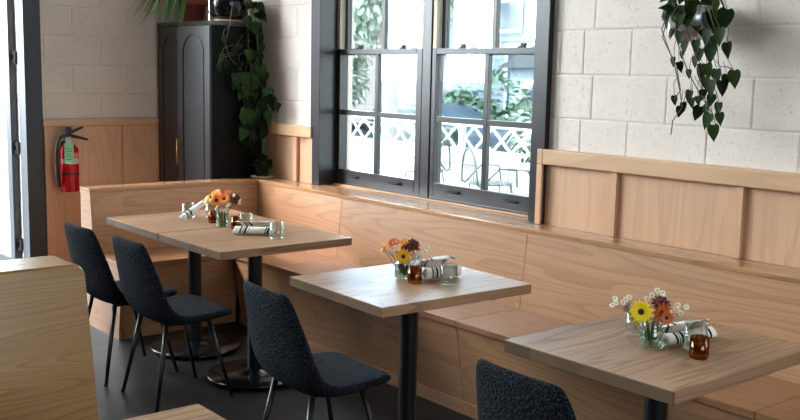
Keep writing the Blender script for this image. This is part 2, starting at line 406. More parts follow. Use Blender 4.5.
def clipped(rect, holes):
    """cut a rectangle (a0,a1,z0,z1) by openings; blocks at an opening end at its edge"""
    parts = [rect]
    for h in holes:
        nxt = []
        for a0, a1, z0, z1 in parts:
            if a1 <= h[0] or a0 >= h[1] or z1 <= h[2] or z0 >= h[3]: nxt.append((a0,a1,z0,z1)); continue
            if a0 < h[0]: nxt.append((a0,h[0],z0,z1))
            if a1 > h[1]: nxt.append((h[1],a1,z0,z1))
            m0, m1 = max(a0,h[0]), min(a1,h[1])
            if z0 < h[2]: nxt.append((m0,m1,z0,h[2]))
            if z1 > h[3]: nxt.append((m0,m1,h[3],z1))
        parts = nxt
    return parts
def block_wall(name, plane, axis, a0, a1, rows, holes, thick, joints):
    """wall of chamfered blocks in front of a mortar bed, one mesh; plane = face position, the room is on the lower side for y and the upper side for x"""
    mb = MB(); bm = mb.bm; g = .0045; d = .0045
    sgn = -1 if axis == 'y' else 1
    def P(a, off, z): return (a, plane - sgn*off, z) if axis == 'y' else (plane - sgn*off, a, z)
    # off > 0 goes into the wall
    rnd = random.Random(3)
    for i, (z0, z1) in enumerate(rows):
        js = [a0] + [j for j in joints(i) if a0+.03 < j < a1-.03] + [a1]
        for b0, b1 in zip(js, js[1:]):
            for c0, c1, e0, e1 in clipped((b0,b1,z0,z1), holes):
                if c1-c0 < .02 or e1-e0 < .02: continue
                o = rnd.uniform(-.0012, .0012)
                outer = [(c0,e0),(c1,e0),(c1,e1),(c0,e1)]
                A = [bm.verts.new(P(x, d, z)) for x, z in [(c0+g*.4,e0+g*.4),(c1-g*.4,e0+g*.4),(c1-g*.4,e1-g*.4),(c0+g*.4,e1-g*.4)]]
                B = [bm.verts.new(P(x, .0015+o, z)) for x, z in [(c0+g,e0+g),(c1-g,e0+g),(c1-g,e1-g),(c0+g,e1-g)]]
                C_ = [bm.verts.new(P(x, o, z)) for x, z in [(c0+g*2.2,e0+g*2.2),(c1-g*2.2,e0+g*2.2),(c1-g*2.2,e1-g*2.2),(c0+g*2.2,e1-g*2.2)]]
                for k in range(4):
                    j = (k+1)%4
                    bm.faces.new((A[k],A[j],B[j],B[k])); bm.faces.new((B[k],B[j],C_[j],C_[k]))
                bm.faces.new(C_)
    # core of the wall
    for c0, c1, e0, e1 in clipped((a0,a1,rows[0][0],rows[-1][1]), holes):
        p, q = P(c0, d*.8, e0), P(c1, thick, e1)
        mb.box(min(p[0],q[0]),max(p[0],q[0]),min(p[1],q[1]),max(p[1],q[1]),e0,e1)
    return mb

# ------------------------------------------------------------------ shell
rowsW = [(max(0,1.39+.2115*k), min(ZC,1.39+.2115*(k+1))) for k in range(-7, 15)]
rowsW = [r for r in rowsW if r[1]-r[0] > .01]
def jw(i):
    up = 1.39 <= rowsW[i][0]+.001
    k = round((rowsW[i][0]-1.39)/.2115)
    if k % 2 == 0: return [-3.028+.42*n for n in range(-10, 16)]
    return sorted([-2.813+.42*n for n in range(-10, 16)] + [-3.09])
wall_right = struct(block_wall('wall_right', YW, 'y', XB, XF, rowsW, [(WX0,WX1,WZ0-.03,WZ1),(RX0,RX1,RZ0,RZ1)], .24, jw), 'wall_right', M['block'])
rowsB = [(max(0,1.40+.1985*k), min(ZC,1.40+.1985*(k+1))) for k in range(-8, 17)]
rowsB = [r for r in rowsB if r[1]-r[0] > .01]
def jb(i):
    k = round((rowsB[i][0]-1.40)/.1985)
    return [2.625+.403*n for n in range(-18, 6)] if k % 2 == 0 else [2.828+.403*n for n in range(-18, 6)]
wall_back = struct(block_wall('wall_back', XB, 'x', YL, YW, rowsB, [(DY0,DY1,0,DZ),(SY0,SY1,SZ0,SZ1)], .22, jb), 'wall_back', M['block'])
struct(MB().box(XB-.3, XF+.2, YL-.2, YW+.33, -.2, 0), 'floor', M['floor'])
struct(MB().box(XB-.3, XF+.2, YL-.2, YW+.33, ZC, ZC+.2), 'ceiling', M['ceiling'])
struct(MB().box(XB-.22, XF+.2, YL-.2, YL, 0, ZC), 'wall_left', M['dark_wall'])
FY0, FY1, FZ0, FZ1 = -.4, 2.6, 1.3, 3.5               # unseen window added behind the camera to brighten booth and back wall
mb = MB()
for c0, c1, e0, e1 in clipped((YL, YW+.33, 0, ZC), [(FY0,FY1,FZ0,FZ1)]): mb.box(XF, XF+.2, c0, c1, e0, e1)
struct(mb, 'wall_front', M['dark_wall'])

# ---- wainscot on the window wall, right of and left of the window
def wainscot_y(name, x0, x1, battens, zb, left_end=False):
    r = empty(name, (x0, YW, zb), kind='structure')
    wp(MB().box(x0, x1, 3.675, YW-.001, zb, 1.16), 'panel', M['panel'], r)
    for b0, b1 in battens: wp(MB().box(b0, b1, 3.654 if b0 > -3.3 or b0 < -5 else 3.640, 3.675 if b0 > -3.3 or b0 < -5 else 3.6545, zb, 1.158), 'batten', M['panel'], r, bevel=.002)
    wp(MB().box(x0, x1, 3.640, YW-.001, 1.158, 1.234) if x0 < -5 else MB().box(x0, x1, 3.640, YW-.001, 1.158, 1.234).box(x0-.038, x0, 3.640, 3.6545, 1.158, 1.234), 'cap_rail', M['cap'], r, bevel=.006, bseg=3)
    return r
wainscot_y('trim_1', -3.282, XF, [(-3.318,-3.283),(-2.871,-2.831)]+[(-2.222+.62*k,-2.182+.62*k) for k in range(0,7)], LEDGE+.001)
wainscot_y('trim_2', -5.885, -5.31, [(-5.545,-5.497),(-5.356,-5.311)], LEDGE+.001)
# ---- wainscot on the back wall
r = empty('trim_3', (XB, 2.42, 0), kind='structure')
wp(MB().box(XB+.001, XB+.02, 2.405, YW-.001, 0, 1.18), 'panel', M['panel'], r)
for b0, b1 in ((2.405,2.435),(2.97,3.024),(3.56,3.61)): wp(MB().box(XB+.02, XB+.036, b0, b1, 0, 1.178), 'batten', M['panel'], r, bevel=.002)
wp(MB().box(XB+.001, XB+.046, 2.395, YW-.001, 1.178, 1.232), 'cap_rail', M['cap_y'], r, bevel=.005, bseg=3)
struct(MB().box(XB+.036, XB+.048, 2.44, 2.965, 0, .1), 'baseboard_back', M['cap_y'], bevel=.003)

# ------------------------------------------------------------------ double-hung windows
YS = 3.79                                         # room face of the lower sashes
r = empty('trim_4', (WX0, YW, LEDGE), kind='structure')          # casing around the pair
wp(MB().box(-5.335, -5.235, 3.655, YW-.0005, LEDGE+.001, WZ1+.09), 'casing', M['black_paint'], r, bevel=.003)
wp(MB().box(-3.378, -3.284, 3.655, YW-.0005, LEDGE+.001, WZ1+.09), 'casing', M['black_paint'], r, bevel=.003)
wp(MB().box(-5.235, -3.378, 3.655, YW-.0005, WZ1-.01, WZ1+.09), 'casing', M['black_paint'], r, bevel=.003)
wp(MB().box(WX0-.001, WX0+.012, YW, 3.885, LEDGE+.002, WZ1), 'jamb', M['black_paint'], r)
wp(MB().box(WX1-.012, WX1+.001, YW, 3.885, LEDGE+.002, WZ1), 'jamb', M['black_paint'], r)
wp(MB().box(WX0, WX1, YW, 3.885, WZ1-.012, WZ1+.001), 'jamb', M['black_paint'], r)
wp(MB().box(-4.378, -4.302, YS-.004, 3.885, LEDGE+.002, WZ1-.012), 'mullion', M['black_paint'], r, bevel=.003)
wp(MB().box(WX0, WX1, 3.875, 3.96, .80, .85), 'sill', M['black_paint'], r)
def sash(root, x0, x1, y0, y1, z0, z1, sl, sr, rb, rt, name):
    g = wp(MB().box(x0, x0+sl, y0, y1, z0, z1).box(x1-sr, x1, y0, y1, z0, z1).box(x0+sl, x1-sr, y0, y1, z0, z0+rb).box(x0+sl, x1-sr, y0, y1, z1-rt, z1), name, M['black_paint'], root, bevel=.003)
    gx0, gx1, gz0, gz1 = x0+sl, x1-sr, z0+rb, z1-rt
    xm, zm = (gx0+gx1)/2, (gz0+gz1)/2
    mu = MB().box(xm-.016, xm+.016, y0+.004, y1-.004, gz0, gz1).box(gx0, xm-.016, y0+.005, y1-.005, zm-.016, zm+.016).box(xm+.016, gx1, y0+.005, y1-.005, zm-.016, zm+.016)
    o = mu.build('muntin', M['black_paint'], g, bevel=.002)
    p = MB().box(gx0, gx1, (y0+y1)/2-.002, (y0+y1)/2+.002, gz0, gz1).build('pane', M['pane'], g)
    return g
def dh_window(name, x0, x1):
    r = empty(name, (x0, YS, LEDGE), kind='structure')
    wp(MB().box(x0, x1, YS-.001, 3.86, LEDGE+.002, LEDGE+.022), 'stool', M['black_paint'], r, bevel=.003)
    lo = sash(r, x0+.004, x1-.004, YS, YS+.036, LEDGE+.022, 1.738, .036, .052, .085, .034, 'lower_sash')
    up = sash(r, x0+.034, x1-.034, YS+.04, YS+.076, 1.70, WZ1-.014, .03, .03, .034, .05, 'upper_sash')
    wp(MB().box(x0+.002, x0+.032, YS+.004, YS+.038, 1.739, WZ1-.014), 'jamb_liner', M['jamb_cream'], r)
    wp(MB().box(x1-.032, x1-.002, YS+.004, YS+.038, 1.739, WZ1-.014), 'jamb_liner', M['jamb_cream'], r)
    w = x1-x0
    for f in (.26, .76):
        xl = x0+w*f
        wp(MB().box(xl-.022, xl+.022, YS+.006, YS+.03, 1.738, 1.748).box(xl-.008, xl+.03, YS+.010, YS+.024, 1.748, 1.762), 'sash_lock', M['rubber'], r, bevel=.002)
        xf = x0+w*(f-.02)
        k = MB().tube([(xf-.05, YS, LEDGE+.068), (xf-.042, YS-.02, LEDGE+.068), (xf+.042, YS-.02, LEDGE+.068), (xf+.05, YS, LEDGE+.068)], .006, 8)
        wp(k, 'lift_handle', M['rubber'], r, smooth=True)
    return r
dh_window('window_1', -5.238, -4.380)
dh_window('window_2', -4.300, -3.387)

r = empty('window_4', (RX0, YW, RZ0), kind='structure')
f = MB()
for k in range(4): f.box(RX0+(RX1-RX0-.06)*k/3, RX0+(RX1-RX0-.06)*k/3+.06, 3.72, 3.80, RZ0, RZ1)
f.box(RX0, RX1, 3.72, 3.80, RZ0, RZ0+.06).box(RX0, RX1, 3.72, 3.80, RZ1-.06, RZ1)
wp(f, 'window_frame', M['black_paint'], r)
wp(MB().box(RX0+.06, RX1-.06, 3.755, 3.765, RZ0+.06, RZ1-.06), 'pane', M['pane'], r)

r = empty('fill_window', (XF, FY0, FZ0), kind='structure')  # added out of view for its light on surfaces facing the camera
f = MB()
for k in range(5): f.box(XF+.05, XF+.13, FY0+(FY1-FY0-.06)*k/4, FY0+(FY1-FY0-.06)*k/4+.06, FZ0, FZ1)
f.box(XF+.05, XF+.13, FY0, FY1, FZ0, FZ0+.06).box(XF+.05, XF+.13, FY0, FY1, FZ1-.06, FZ1)
wp(f, 'window_frame', M['black_paint'], r)
wp(MB().box(XF+.085, XF+.095, FY0+.06, FY1-.06, FZ0+.06, FZ1-.06), 'pane', M['pane'], r)

# ------------------------------------------------------------------ door and shop window in the back wall
r = empty('door_1', (XB, DY1, 0), kind='structure')
wp(MB().box(XB-.10, XB+.03, 2.285, 2.402, 0, DZ+.1), 'door_jamb', M['door_paint'], r, bevel=.004)
wp(MB().box(XB-.10, XB+.03, .62, .735, 0, DZ+.1), 'door_jamb', M['door_paint'], r, bevel=.004)
wp(MB().box(XB-.10, XB+.03, .735, 2.285, DZ-.02, DZ+.1).box(XB-.10, XB-.04, .735, 2.285, 2.55, 2.62), 'door_head', M['door_paint'], r, bevel=.004)
wp(MB().box(XB-.14, XB-.102, 2.302, 2.36, 0, DZ), 'reveal', M['alu'], r)
# leaf stands open outwards: stile, rails and glass run away from the hinge
def leaf_pt(t, w):                                    # along the leaf, across its thickness
    a = R(158)
    return (XB-.16 + t*math.cos(a) - w*math.sin(a)*0, 2.175 + t*math.sin(a)*.35)
dl = empty('leaf', (0,0,0)); dl.parent = r; dl.location = Vector((XB-.175, 2.272, 0)); dl.location -= Vector(r.location); dl.rotation_euler = (0,0,R(183))
MB().box(0, .075, -.022, .022, .02, 2.53).box(.83, .9, -.022, .022, .02, 2.53).box(.075, .83, -.022, .022, .02, .24).box(.075, .83, -.022, .022, 2.43, 2.53).build('leaf_frame', M['door_paint'], dl, bevel=.003)
MB().box(.075, .83, -.004, .004, .24, 2.43).build('leaf_glass', M['pane'], dl)
lc = wp(MB().box(XB-.10, XB-.05, .737, .81, 0, 2.54).box(XB-.10, XB-.05, 1.43, 1.50, 0, 2.54).box(XB-.10, XB-.05, .81, 1.43, 0, 1.45).box(XB-.10, XB-.05, .81, 1.43, 2.44, 2.54), 'light_stop_leaf', M['door_paint'], r, bevel=.003)  # unseen second leaf, its solid lower half added to cut low light
MB().box(XB-.078, XB-.072, .81, 1.43, 1.45, 2.44).build('light_stop_leaf_glass', M['pane'], lc)
for z in (.30, .98, 1.60, 2.4):
    wp(MB().lathe([(0,0),(.011,0),(.011,.085),(0,.085)], 10, (XB-.150, 2.288, z)).box(XB-.2, XB-.15, 2.272, 2.302, z+.008, z+.024).box(XB-.2, XB-.15, 2.272, 2.302, z+.06, z+.076), 'hinge', M['rubber'], r)
r = empty('window_3', (XB, SY0, SZ0), kind='structure')
f = MB()
for ya in (SY0, -1.9, -.7, SY1-.06): f.box(XB-.13, XB-.03, ya, ya+.06, SZ0, SZ1)
f.box(XB-.13, XB-.03, SY0, SY1, SZ0, SZ0+.06).box(XB-.13, XB-.03, SY0, SY1, SZ1-.06, SZ1)
wp(f, 'window_frame', M['door_paint'], r)
wp(MB().box(XB-.084, XB-.076, SY0+.06, SY1-.06, SZ0+.06, SZ1-.06), 'pane', M['pane'], r)

# ------------------------------------------------------------------ built-in L-shaped bench
B = empty('banquette_bench', (-5.5, 3.3, 0), label='long L-shaped pale oak bench built along the window and the back corner', cat='bench')
XS = [-5.29, -4.765, -3.235, -1.71, -.185, .8]          # seams of the window run
XBK, XLF, XLB, XSF, XPB = -5.692, -5.742, -5.888, -5.285, -5.345   # back run: seat back, ledge front, ledge back, seat front, panel bottom
YE = 2.32                                                # open end of the back run
gap = .0015
for k, (a, b) in enumerate(zip(XS, XS[1:])):
    wp(MB().prism([(3.035,.432),(3.462,.432),(3.462,.46),(3.035,.46)], a+gap, b-gap, 'x'), 'seat_panel', M['seat_oak'], B, bevel=.0015)
    wp(MB().prism([(3.048,.431),(3.072,.431),(3.128,.062),(3.104,.062)], a+gap, b-gap, 'x'), 'front_panel', M['oak'], B, bevel=.001)
    wp(MB().box(a, b, 3.094, 3.115, 0, .061), 'toe_kick', M['oak'], B, bevel=.002)
    a2 = XLF-.012 if k == 0 else a
    wp(MB().prism([(3.463,.43),(3.478,.43),(3.522,.829),(3.505,.829)], a2+gap, b-gap, 'x'), 'backrest_panel', M['oak'], B, bevel=.001)
a0 = XLF
for b in (-4.6, -2.9, -.9, .8):
    wp(MB().prism([(3.502,.831),(3.674,.831),(3.674,LEDGE),(3.506,LEDGE),(3.502,.850)], a0+gap, b-gap, 'x'), 'ledge', M['ledge'], B, bevel=.001); a0 = b
wp(MB().box(WX0+.014, WX1-.014, 3.6745, YS-.002, .831, LEDGE), 'window_ledge', M['ledge'], B)
wp(MB().box(WX0+.02, WX1-.02, 3.768, YS-.0025, LEDGE+.0003, LEDGE+.010), 'bead', M['cap'], B, bevel=.002)
# back run
wp(MB().prism([(XSF,.432),(XSF,.46),(XBK-.004,.46),(XBK-.004,.432)], YE+.024, 3.462, 'y'), 'seat_panel', M['seat_oak_y'], B, bevel=.0015)
wp(MB().prism([(XSF-.013,.431),(XPB-.005,.062),(XPB-.029,.062),(XSF-.037,.431)], YE+.024, 3.10, 'y'), 'front_panel', M['oak_y'], B, bevel=.001)
wp(MB().box(XPB-.03, XPB-.001, YE+.03, 3.10, 0, .061), 'toe_kick', M['oak_y'], B, bevel=.002)
wp(MB().prism([(XBK-.005,.43),(XBK-.02,.43),(XLF-.018,.829),(XLF-.001,.829)], YE+.024, 3.50, 'y'), 'backrest_panel', M['oak_y'], B, bevel=.001)
wp(MB().prism([(XLF+.003,.831),(XLF+.003,.850),(XLF-.001,LEDGE),(XLB,LEDGE),(XLB,.831)], YE, 3.674, 'y') , 'ledge', M['ledge_y'], B, bevel=.001)
prof = [(XPB-.001,0),(XLB+.004,0),(XLB+.004,.8305),(XLF+.002,.8305),(XBK,.462),(XSF-.001,.4615),(XSF-.001,.431),(XPB-.001,.06)]
wp(MB().prism(prof, YE, YE+.022, 'y'), 'end_panel', M['oak'], B, bevel=.001)
wp(MB().box(XLB, XLB+.018, YE+.023, 3.60, 0, .83), 'rear_panel', M['oak_y'], B)

# ------------------------------------------------------------------ booth in the left foreground
BO = empty('booth_bench', (-3.0, .4, 0), label='warm-light-tinted oak booth bench back in the near left corner', cat='bench')
ye, y_0 = 1.187, -1.3
bz = .97
rr = .035
def booth_section(y):                                   # cross-section x,z of the backrest
    return [(-3.19,0),(-3.19,bz-.006),(-3.184,bz),(-3.002,bz),(-2.994,bz-.006),(-2.900,.47),(-2.900,0)]
mb = MB(); sec = booth_section(0)
# rounded top corner at the free end
ys = [y_0, ye-rr] + [ye-rr+rr*math.sin(t*math.pi/2/5) for t in range(1, 6)]
rows = []
for i, yv in enumerate(ys):
    dz = 0 if i < 2 else rr*(1-math.cos((i-1)*math.pi/2/5))
    row = []
    for (x, z) in sec:
        zz = z if z < .5 else z - dz
        xx = x
        if zz != z and x > -3.1: xx = x + .19*dz
        row.append((xx, yv, zz))
    rows.append(row)
V = [[mb.bm.verts.new(p) for p in rw] for rw in rows]
n = len(sec)
for i in range(len(V)-1):
    for j in range(n): mb.bm.faces.new((V[i][j], V[i][(j+1)%n], V[i+1][(j+1)%n], V[i+1][j]))
mb.bm.faces.new(V[0]); mb.bm.faces.new(V[-1][::-1])
wp(mb, 'backrest', M['booth'], BO, bevel=.002)
wp(MB().box(-2.955, -2.50, y_0, ye-.03, .432, .46), 'seat_panel', M['seat_oak_y'], BO, bevel=.002)
wp(MB().prism([(-2.52,.431),(-2.545,.431),(-2.60,0),(-2.575,0)], y_0, ye-.03, 'y'), 'front_panel', M['oak_y'], BO, bevel=.002)

# ------------------------------------------------------------------ tables
def make_table(w=.645, d=.762):
    t = empty('cafe_table')
    MB().box(-w/2, w/2, -d/2, d/2, .71, .75).build('tabletop', M['table'], t, bevel=.003, bseg=2)
    MB().lathe([(0,.0),(.245,.0),(.25,.003),(.25,.010),(.246,.014),(.12,.022),(.06,.028),(.055,.034),(0,.034)], 48, (0,0,.012)).build('base_plate', M['base'], t, smooth=True, bevel=0)
    MB().lathe([(0,.04),(.038,.04),(.038,.69),(0,.69)], 28).build('pedestal', M['leg'], t, smooth=False)
    MB().box(-.2, .2, -.03, .03, .69, .7095).box(-.03, .03, -.2, .2, .69, .7095).build('mounting_spider', M['leg'], t, bevel=.002)
    for k in range(4):
        a = R(45+90*k)
        MB().lathe([(0,0),(.012,0),(.014,.004),(.008,.013),(0,.013)], 12, (.215*math.cos(a), .215*math.sin(a), 0)).build('glide', M['brass'], t, smooth=True)
    return t
T = make_table()
tables = [(-4.292, 2.604, 0, 'square oak cafe table, right half of the pushed-together pair near the back bench'),
          (-4.945, 2.604, 0, 'square oak cafe table, left half of the pushed-together pair beside the back bench'),
          (-3.005, 2.560, R(-2.2), 'lone oak cafe table under the middle of the window, glossy with window light'),
          (-1.812, 2.603, 0, 'nearest oak cafe table, at the right edge, with the big yellow flower on it'),
          (-1.840, .764, 0, 'pale oak tabletop corner poking up at the bottom edge before the booth')]
for i, (x, y, rz, lab) in enumerate(tables):
    o = T if i == 0 else copy_tree(T)
    o.location = (x, y, 0); o.rotation_euler = (0,0,rz); tag(o, lab, 'table', 'square oak cafe tables')

# ------------------------------------------------------------------ chairs
def make_chair():
    c = empty('dining_chair')
    #       y      z     half-width  edge lift (seat)  edge wrap (back)  padding
    prof = [(.222,.428,.176,0,0,.034),(.198,.445,.200,.002,0,.046),(.12,.441,.217,.009,0,.05),(.04,.432,.223,.015,0,.05),(-.035,.426,.227,.022,.004,.052),(-.095,.432,.230,.028,.014,.054),
            (-.142,.458,.229,.026,.026,.054),(-.172,.508,.224,.013,.035,.052),(-.190,.572,.215,.003,.036,.048),(-.207,.64,.203,0,.033,.044),(-.222,.70,.191,0,.027,.040),(-.236,.76,.178,0,.020,.036),(-.247,.806,.160,0,.012,.030)]
    us = [-1,-.72,-.36,0,.36,.72,1]
    top = [[Vector((u*hw, y + wrap*abs(u)**2.2, z + lift*abs(u)**2.2)) for u in us] for y, z, hw, lift, wrap, th in prof]
    n_, m_ = len(top), len(us); bot = []
    for i in range(n_):
        row = []
        for j in range(m_):
            du = top[i][min(j+1,m_-1)]-top[i][max(j-1,0)]; dv = top[min(i+1,n_-1)][j]-top[max(i-1,0)][j]
            nn = du.cross(dv).normalized()          # away from the sitter
            if nn.z > 0 and nn.y > 0: nn = -nn
            e = .72 if j in (0, m_-1) else 1
            row.append(top[i][j] + nn*prof[i][5]*e)
        bot.append(row)
    mb = MB(); bm = mb.bm
    A = [[bm.verts.new(p) for p in r_] for r_ in top]; Bv = [[bm.verts.new(p) for p in r_] for r_ in bot]
    for i in range(n_-1):
        for j in range(m_-1):
            bm.faces.new((A[i][j],A[i][j+1],A[i+1][j+1],A[i+1][j])); bm.faces.new((Bv[i][j],Bv[i+1][j],Bv[i+1][j+1],Bv[i][j+1]))
        for j in (0, m_-1): bm.faces.new((A[i][j],A[i+1][j],Bv[i+1][j],Bv[i][j]))
    for i in (0, n_-1):
        for j in range(m_-1): bm.faces.new((A[i][j],A[i][j+1],Bv[i][j+1],Bv[i][j]))
    mb.build('upholstered_shell', M['boucle'], c, smooth=True, subsurf=3)
    for sx in (-1, 1):
        for sy in (-1, 1):
            top = (sx*.135, .10 if sy > 0 else -.12, .395)
            foot = (sx*.187, .198 if sy > 0 else -.198, .006)
            leg = MB().tube([top, foot], [.013, .009], 10).build('leg', M['leg'], c, smooth=True)
            MB().lathe([(0,0),(.010,0),(.010,.01),(0,.01)], 10, (sx*.187, .199*sy, 0)).build('foot_cap', M['rubber'], leg)
    MB().tube([(-.11,-.09,.385),(-.11,.09,.386),(.11,.09,.386),(.11,-.09,.385)], .007, 8, closed=True).build('under_frame', M['leg'], c, smooth=True)
    return c
CH = make_chair()
chairs = [(-4.272, 2.148, R(0), 'dark blue boucle chair with black legs, second in the row from the far end'),
          (-4.785, 2.112, R(1.5), 'dark blue boucle chair farthest back, half hidden behind the oak booth'),
          (-3.018, 2.125, R(-3), 'dark blue boucle chair pulled up to the lone table under the window'),
          (-1.752, 2.135, R(-2), 'dark blue boucle chair cut off by the bottom edge, nearest the camera')]
for i, (x, y, rz, lab) in enumerate(chairs):
    o = CH if i == 0 else copy_tree(CH)
    o.location = (x, y, 0); o.rotation_euler = (0,0,rz); tag(o, lab, 'chair', 'boucle dining chairs')

# ------------------------------------------------------------------ black cabinet in the corner
CX0, CX1, CY0, CY1, CZ = -6.70, -5.905, 3.245, 3.64, 1.915
K = empty('tall_cabinet', ((CX0+CX1)/2, (CY0+CY1)/2, 0), label='tall satin black two-door cabinet with arched panels in the corner behind the bench', cat='cabinet')
wp(MB().box(CX0, CX0+.018, CY0, CY1, 0, CZ-.03).box(CX1-.018, CX1, CY0, CY1, 0, CZ-.03).box(CX0+.018, CX1-.018, CY1-.012, CY1, .04, CZ-.03)
   .box(CX0+.018, CX1-.018, CY0+.02, CY1-.012, .04, .06).box(CX0+.018, CX1-.018, CY0+.004, CY0+.02, 0, .06)
   .box(CX0+.018, CX1-.018, CY0+.03, CY1-.012, .95, .968), 'carcass', M['cabinet_side'], K, bevel=.0015)
wp(MB().box(CX0-.002, CX1+.002, CY0-.004, CY1, CZ-.0295, CZ), 'top_board', M['cabinet'], K, bevel=.002)
def arch_pts(x0, x1, z0, z1, n=16):
    r_ = (x1-x0)/2; cx = (x0+x1)/2; zc = z1-r_
    return [(x0,z0),(x1,z0)] + [(cx+r_*math.cos(math.pi*k/n), zc+r_*math.sin(math.pi*k/n)) for k in range(n+1)]
def arch_door(hinge_right, width, ajar, hx):
    d = empty('door'); d.parent = K
    d.location = Vector((hx, CY0+.001, 0)) - Vector(K.location); d.rotation_euler = (0,0,ajar)
    s = -1 if hinge_right else 1
    xa, xb = sorted((0, s*width)); z0, z1 = .065, CZ-.034
    MB().box(xa, xb, .002, .018, z0, z1).build('door_board', M['cabinet'], d, bevel=.001)
    # front skin with an arched groove
    mb = MB(); bm = mb.bm
    outer = [(xa,z0),(xb,z0),(xb,z1),(xa,z1)]
    inset = .062
    arch = arch_pts(xa+inset, xb-inset, z0+.08, z1-.055)
    ov = [bm.verts.new((x,-.006,z)) for x, z in outer]; av = [bm.verts.new((x,-.006,z)) for x, z in arch]
    ed = [bm.edges.new((ov[i], ov[(i+1)%4])) for i in range(4)] + [bm.edges.new((av[i], av[(i+1)%len(av)])) for i in range(len(av))]
    bmesh.ops.triangle_fill(bm, use_beauty=True, edges=ed)
    # drop any fill inside the arch
    cxm, zin = (xa+xb)/2, (z0+z1)/2
    kill = []
    for fc in bm.faces:
        c = fc.calc_center_median()
        if all(v in av for v in fc.verts): kill.append(fc)
    if kill: bmesh.ops.delete(bm, geom=kill, context='FACES_ONLY')
    ex = bmesh.ops.extrude_face_region(bm, geom=list(bm.faces))
    bmesh.ops.translate(bm, vec=(0,.008,0), verts=[g for g in ex['geom'] if isinstance(g, bmesh.types.BMVert)])
    mb.build('door_frame', M['cabinet'], d)
    g = .011
    inner = arch_pts(xa+inset+g, xb-inset-g, z0+.08+g, z1-.055-g)
    MB().prism(inner, -.0055, .002, 'y').build('arched_panel', M['cabinet'], d, bevel=.003)
    return d
seam = -6.305
d1 = arch_door(True, .380, R(6.5), CX1-.019)
d2 = arch_door(False, .386, 0, CX0+.019)
hx = -.352
h = MB().tube([(hx, -.036, .925), (hx, -.036, 1.105)], .006, 10)
MB().tube([(hx, -.036, .925), (hx, -.036, 1.105)], .006, 10).tube([(hx,-.006,.945),(hx,-.036,.945)], .005, 8).tube([(hx,-.006,1.085),(hx,-.036,1.085)], .005, 8).build('handle', M['brass'], d1, smooth=True)

# ------------------------------------------------------------------ fire extinguisher
FX, FY = XB+.115, 2.545
F = empty('fire_extinguisher', (FX, FY, .735), label='red fire extinguisher with a mint green tag hanging on the oak panel by the door', cat='fire extinguisher')
MB().lathe([(0,0),(.056,0),(.062,.008),(.062,.27),(.058,.295),(.04,.32),(.022,.33),(.02,.345),(0,.345)], 32).build('cylinder', M['red'], F, smooth=True)
MB().lathe([(0,.33),(.024,.33),(.024,.36),(.016,.365),(.016,.38),(0,.38)], 20).build('valve', M['alu'], F, smooth=True)
MB().box(-.016, .016, -.022, .016, .375, .445).build('valve_head', M['rubber'], F, bevel=.005)
MB().tube([(0,.0,.400),(.0,.04,.418),(.0,.08,.434),(.0,.10,.440)], [.011,.010,.008,.006], 8).build('upper_lever', M['rubber'], F, smooth=True)
MB().tube([(0,.0,.385),(.0,.06,.374),(.0,.11,.360),(.0,.135,.352)], [.011,.010,.008,.006], 8).build('carry_handle', M['rubber'], F, smooth=True)
hose = [(0,-.02,.385),(.0,-.05,.385),(.01,-.08,.36),(.015,-.095,.31),(.015,-.1,.22),(.015,-.095,.12),(.012,-.088,.07),(.012,-.08,.03)]
MB().tube(hose, [.011]*6+[.013,.015], 10).build('hose', M['rubber'], F, smooth=True, subsurf=1)
MB().lathe([(.0625,.118),(.0635,.118),(.0635,.128),(.0625,.128)], 32).build('strap', M['rubber'], F, smooth=True)
def patch(r_, a0, a1, z0, z1, n=10):
    return MB().grid([[(r_*math.cos(R(a0+(a1-a0)*k/n)), r_*math.sin(R(a0+(a1-a0)*k/n)), z) for k in range(n+1)] for z in (z0, z1)])
patch(.0628, -75, 75, .195, .228).build('instruction_band', M['label_white'], F, smooth=True)
lb = patch(.0628, -5, 62, .229, .275).build('warning_label', M['label_red'], F, smooth=True)
lb['label'] = 'orange red warning label'
ln = MB()
for z in (.2015, .2095, .2175):
    ln.grid([[(.0632*math.cos(R(-8+66*k/8)), .0632*math.sin(R(-8+66*k/8)), zz) for k in range(9)] for zz in (z, z+.0028)])
ln.build('printed_lines', M['rubber'], F)
ln = MB()
for z in (.237, .248, .259):
    ln.grid([[(.0632*math.cos(R(8+42*k/8)), .0632*math.sin(R(8+42*k/8)), zz) for k in range(9)] for zz in (z, z+.003)])
ln.build('printed_lines', M['label_white'], F)
tg = MB().box(.066, .0675, -.058, .004, .205, .335).build('inspection_tag', M['tag_green'], F, bevel=.0005); tg['label'] = 'mint green paper tag'
tl = MB()
for z in (.225, .245, .262, .279, .296): tl.box(.0676, .0679, -.05, -.006, z, z+.003)
tl.build('tag_print', M['rubber'], tg)
MB().box(-.108, -.058, -.02, .02, .05, .34).build('wall_bracket', M['rubber'], F, bevel=.002)

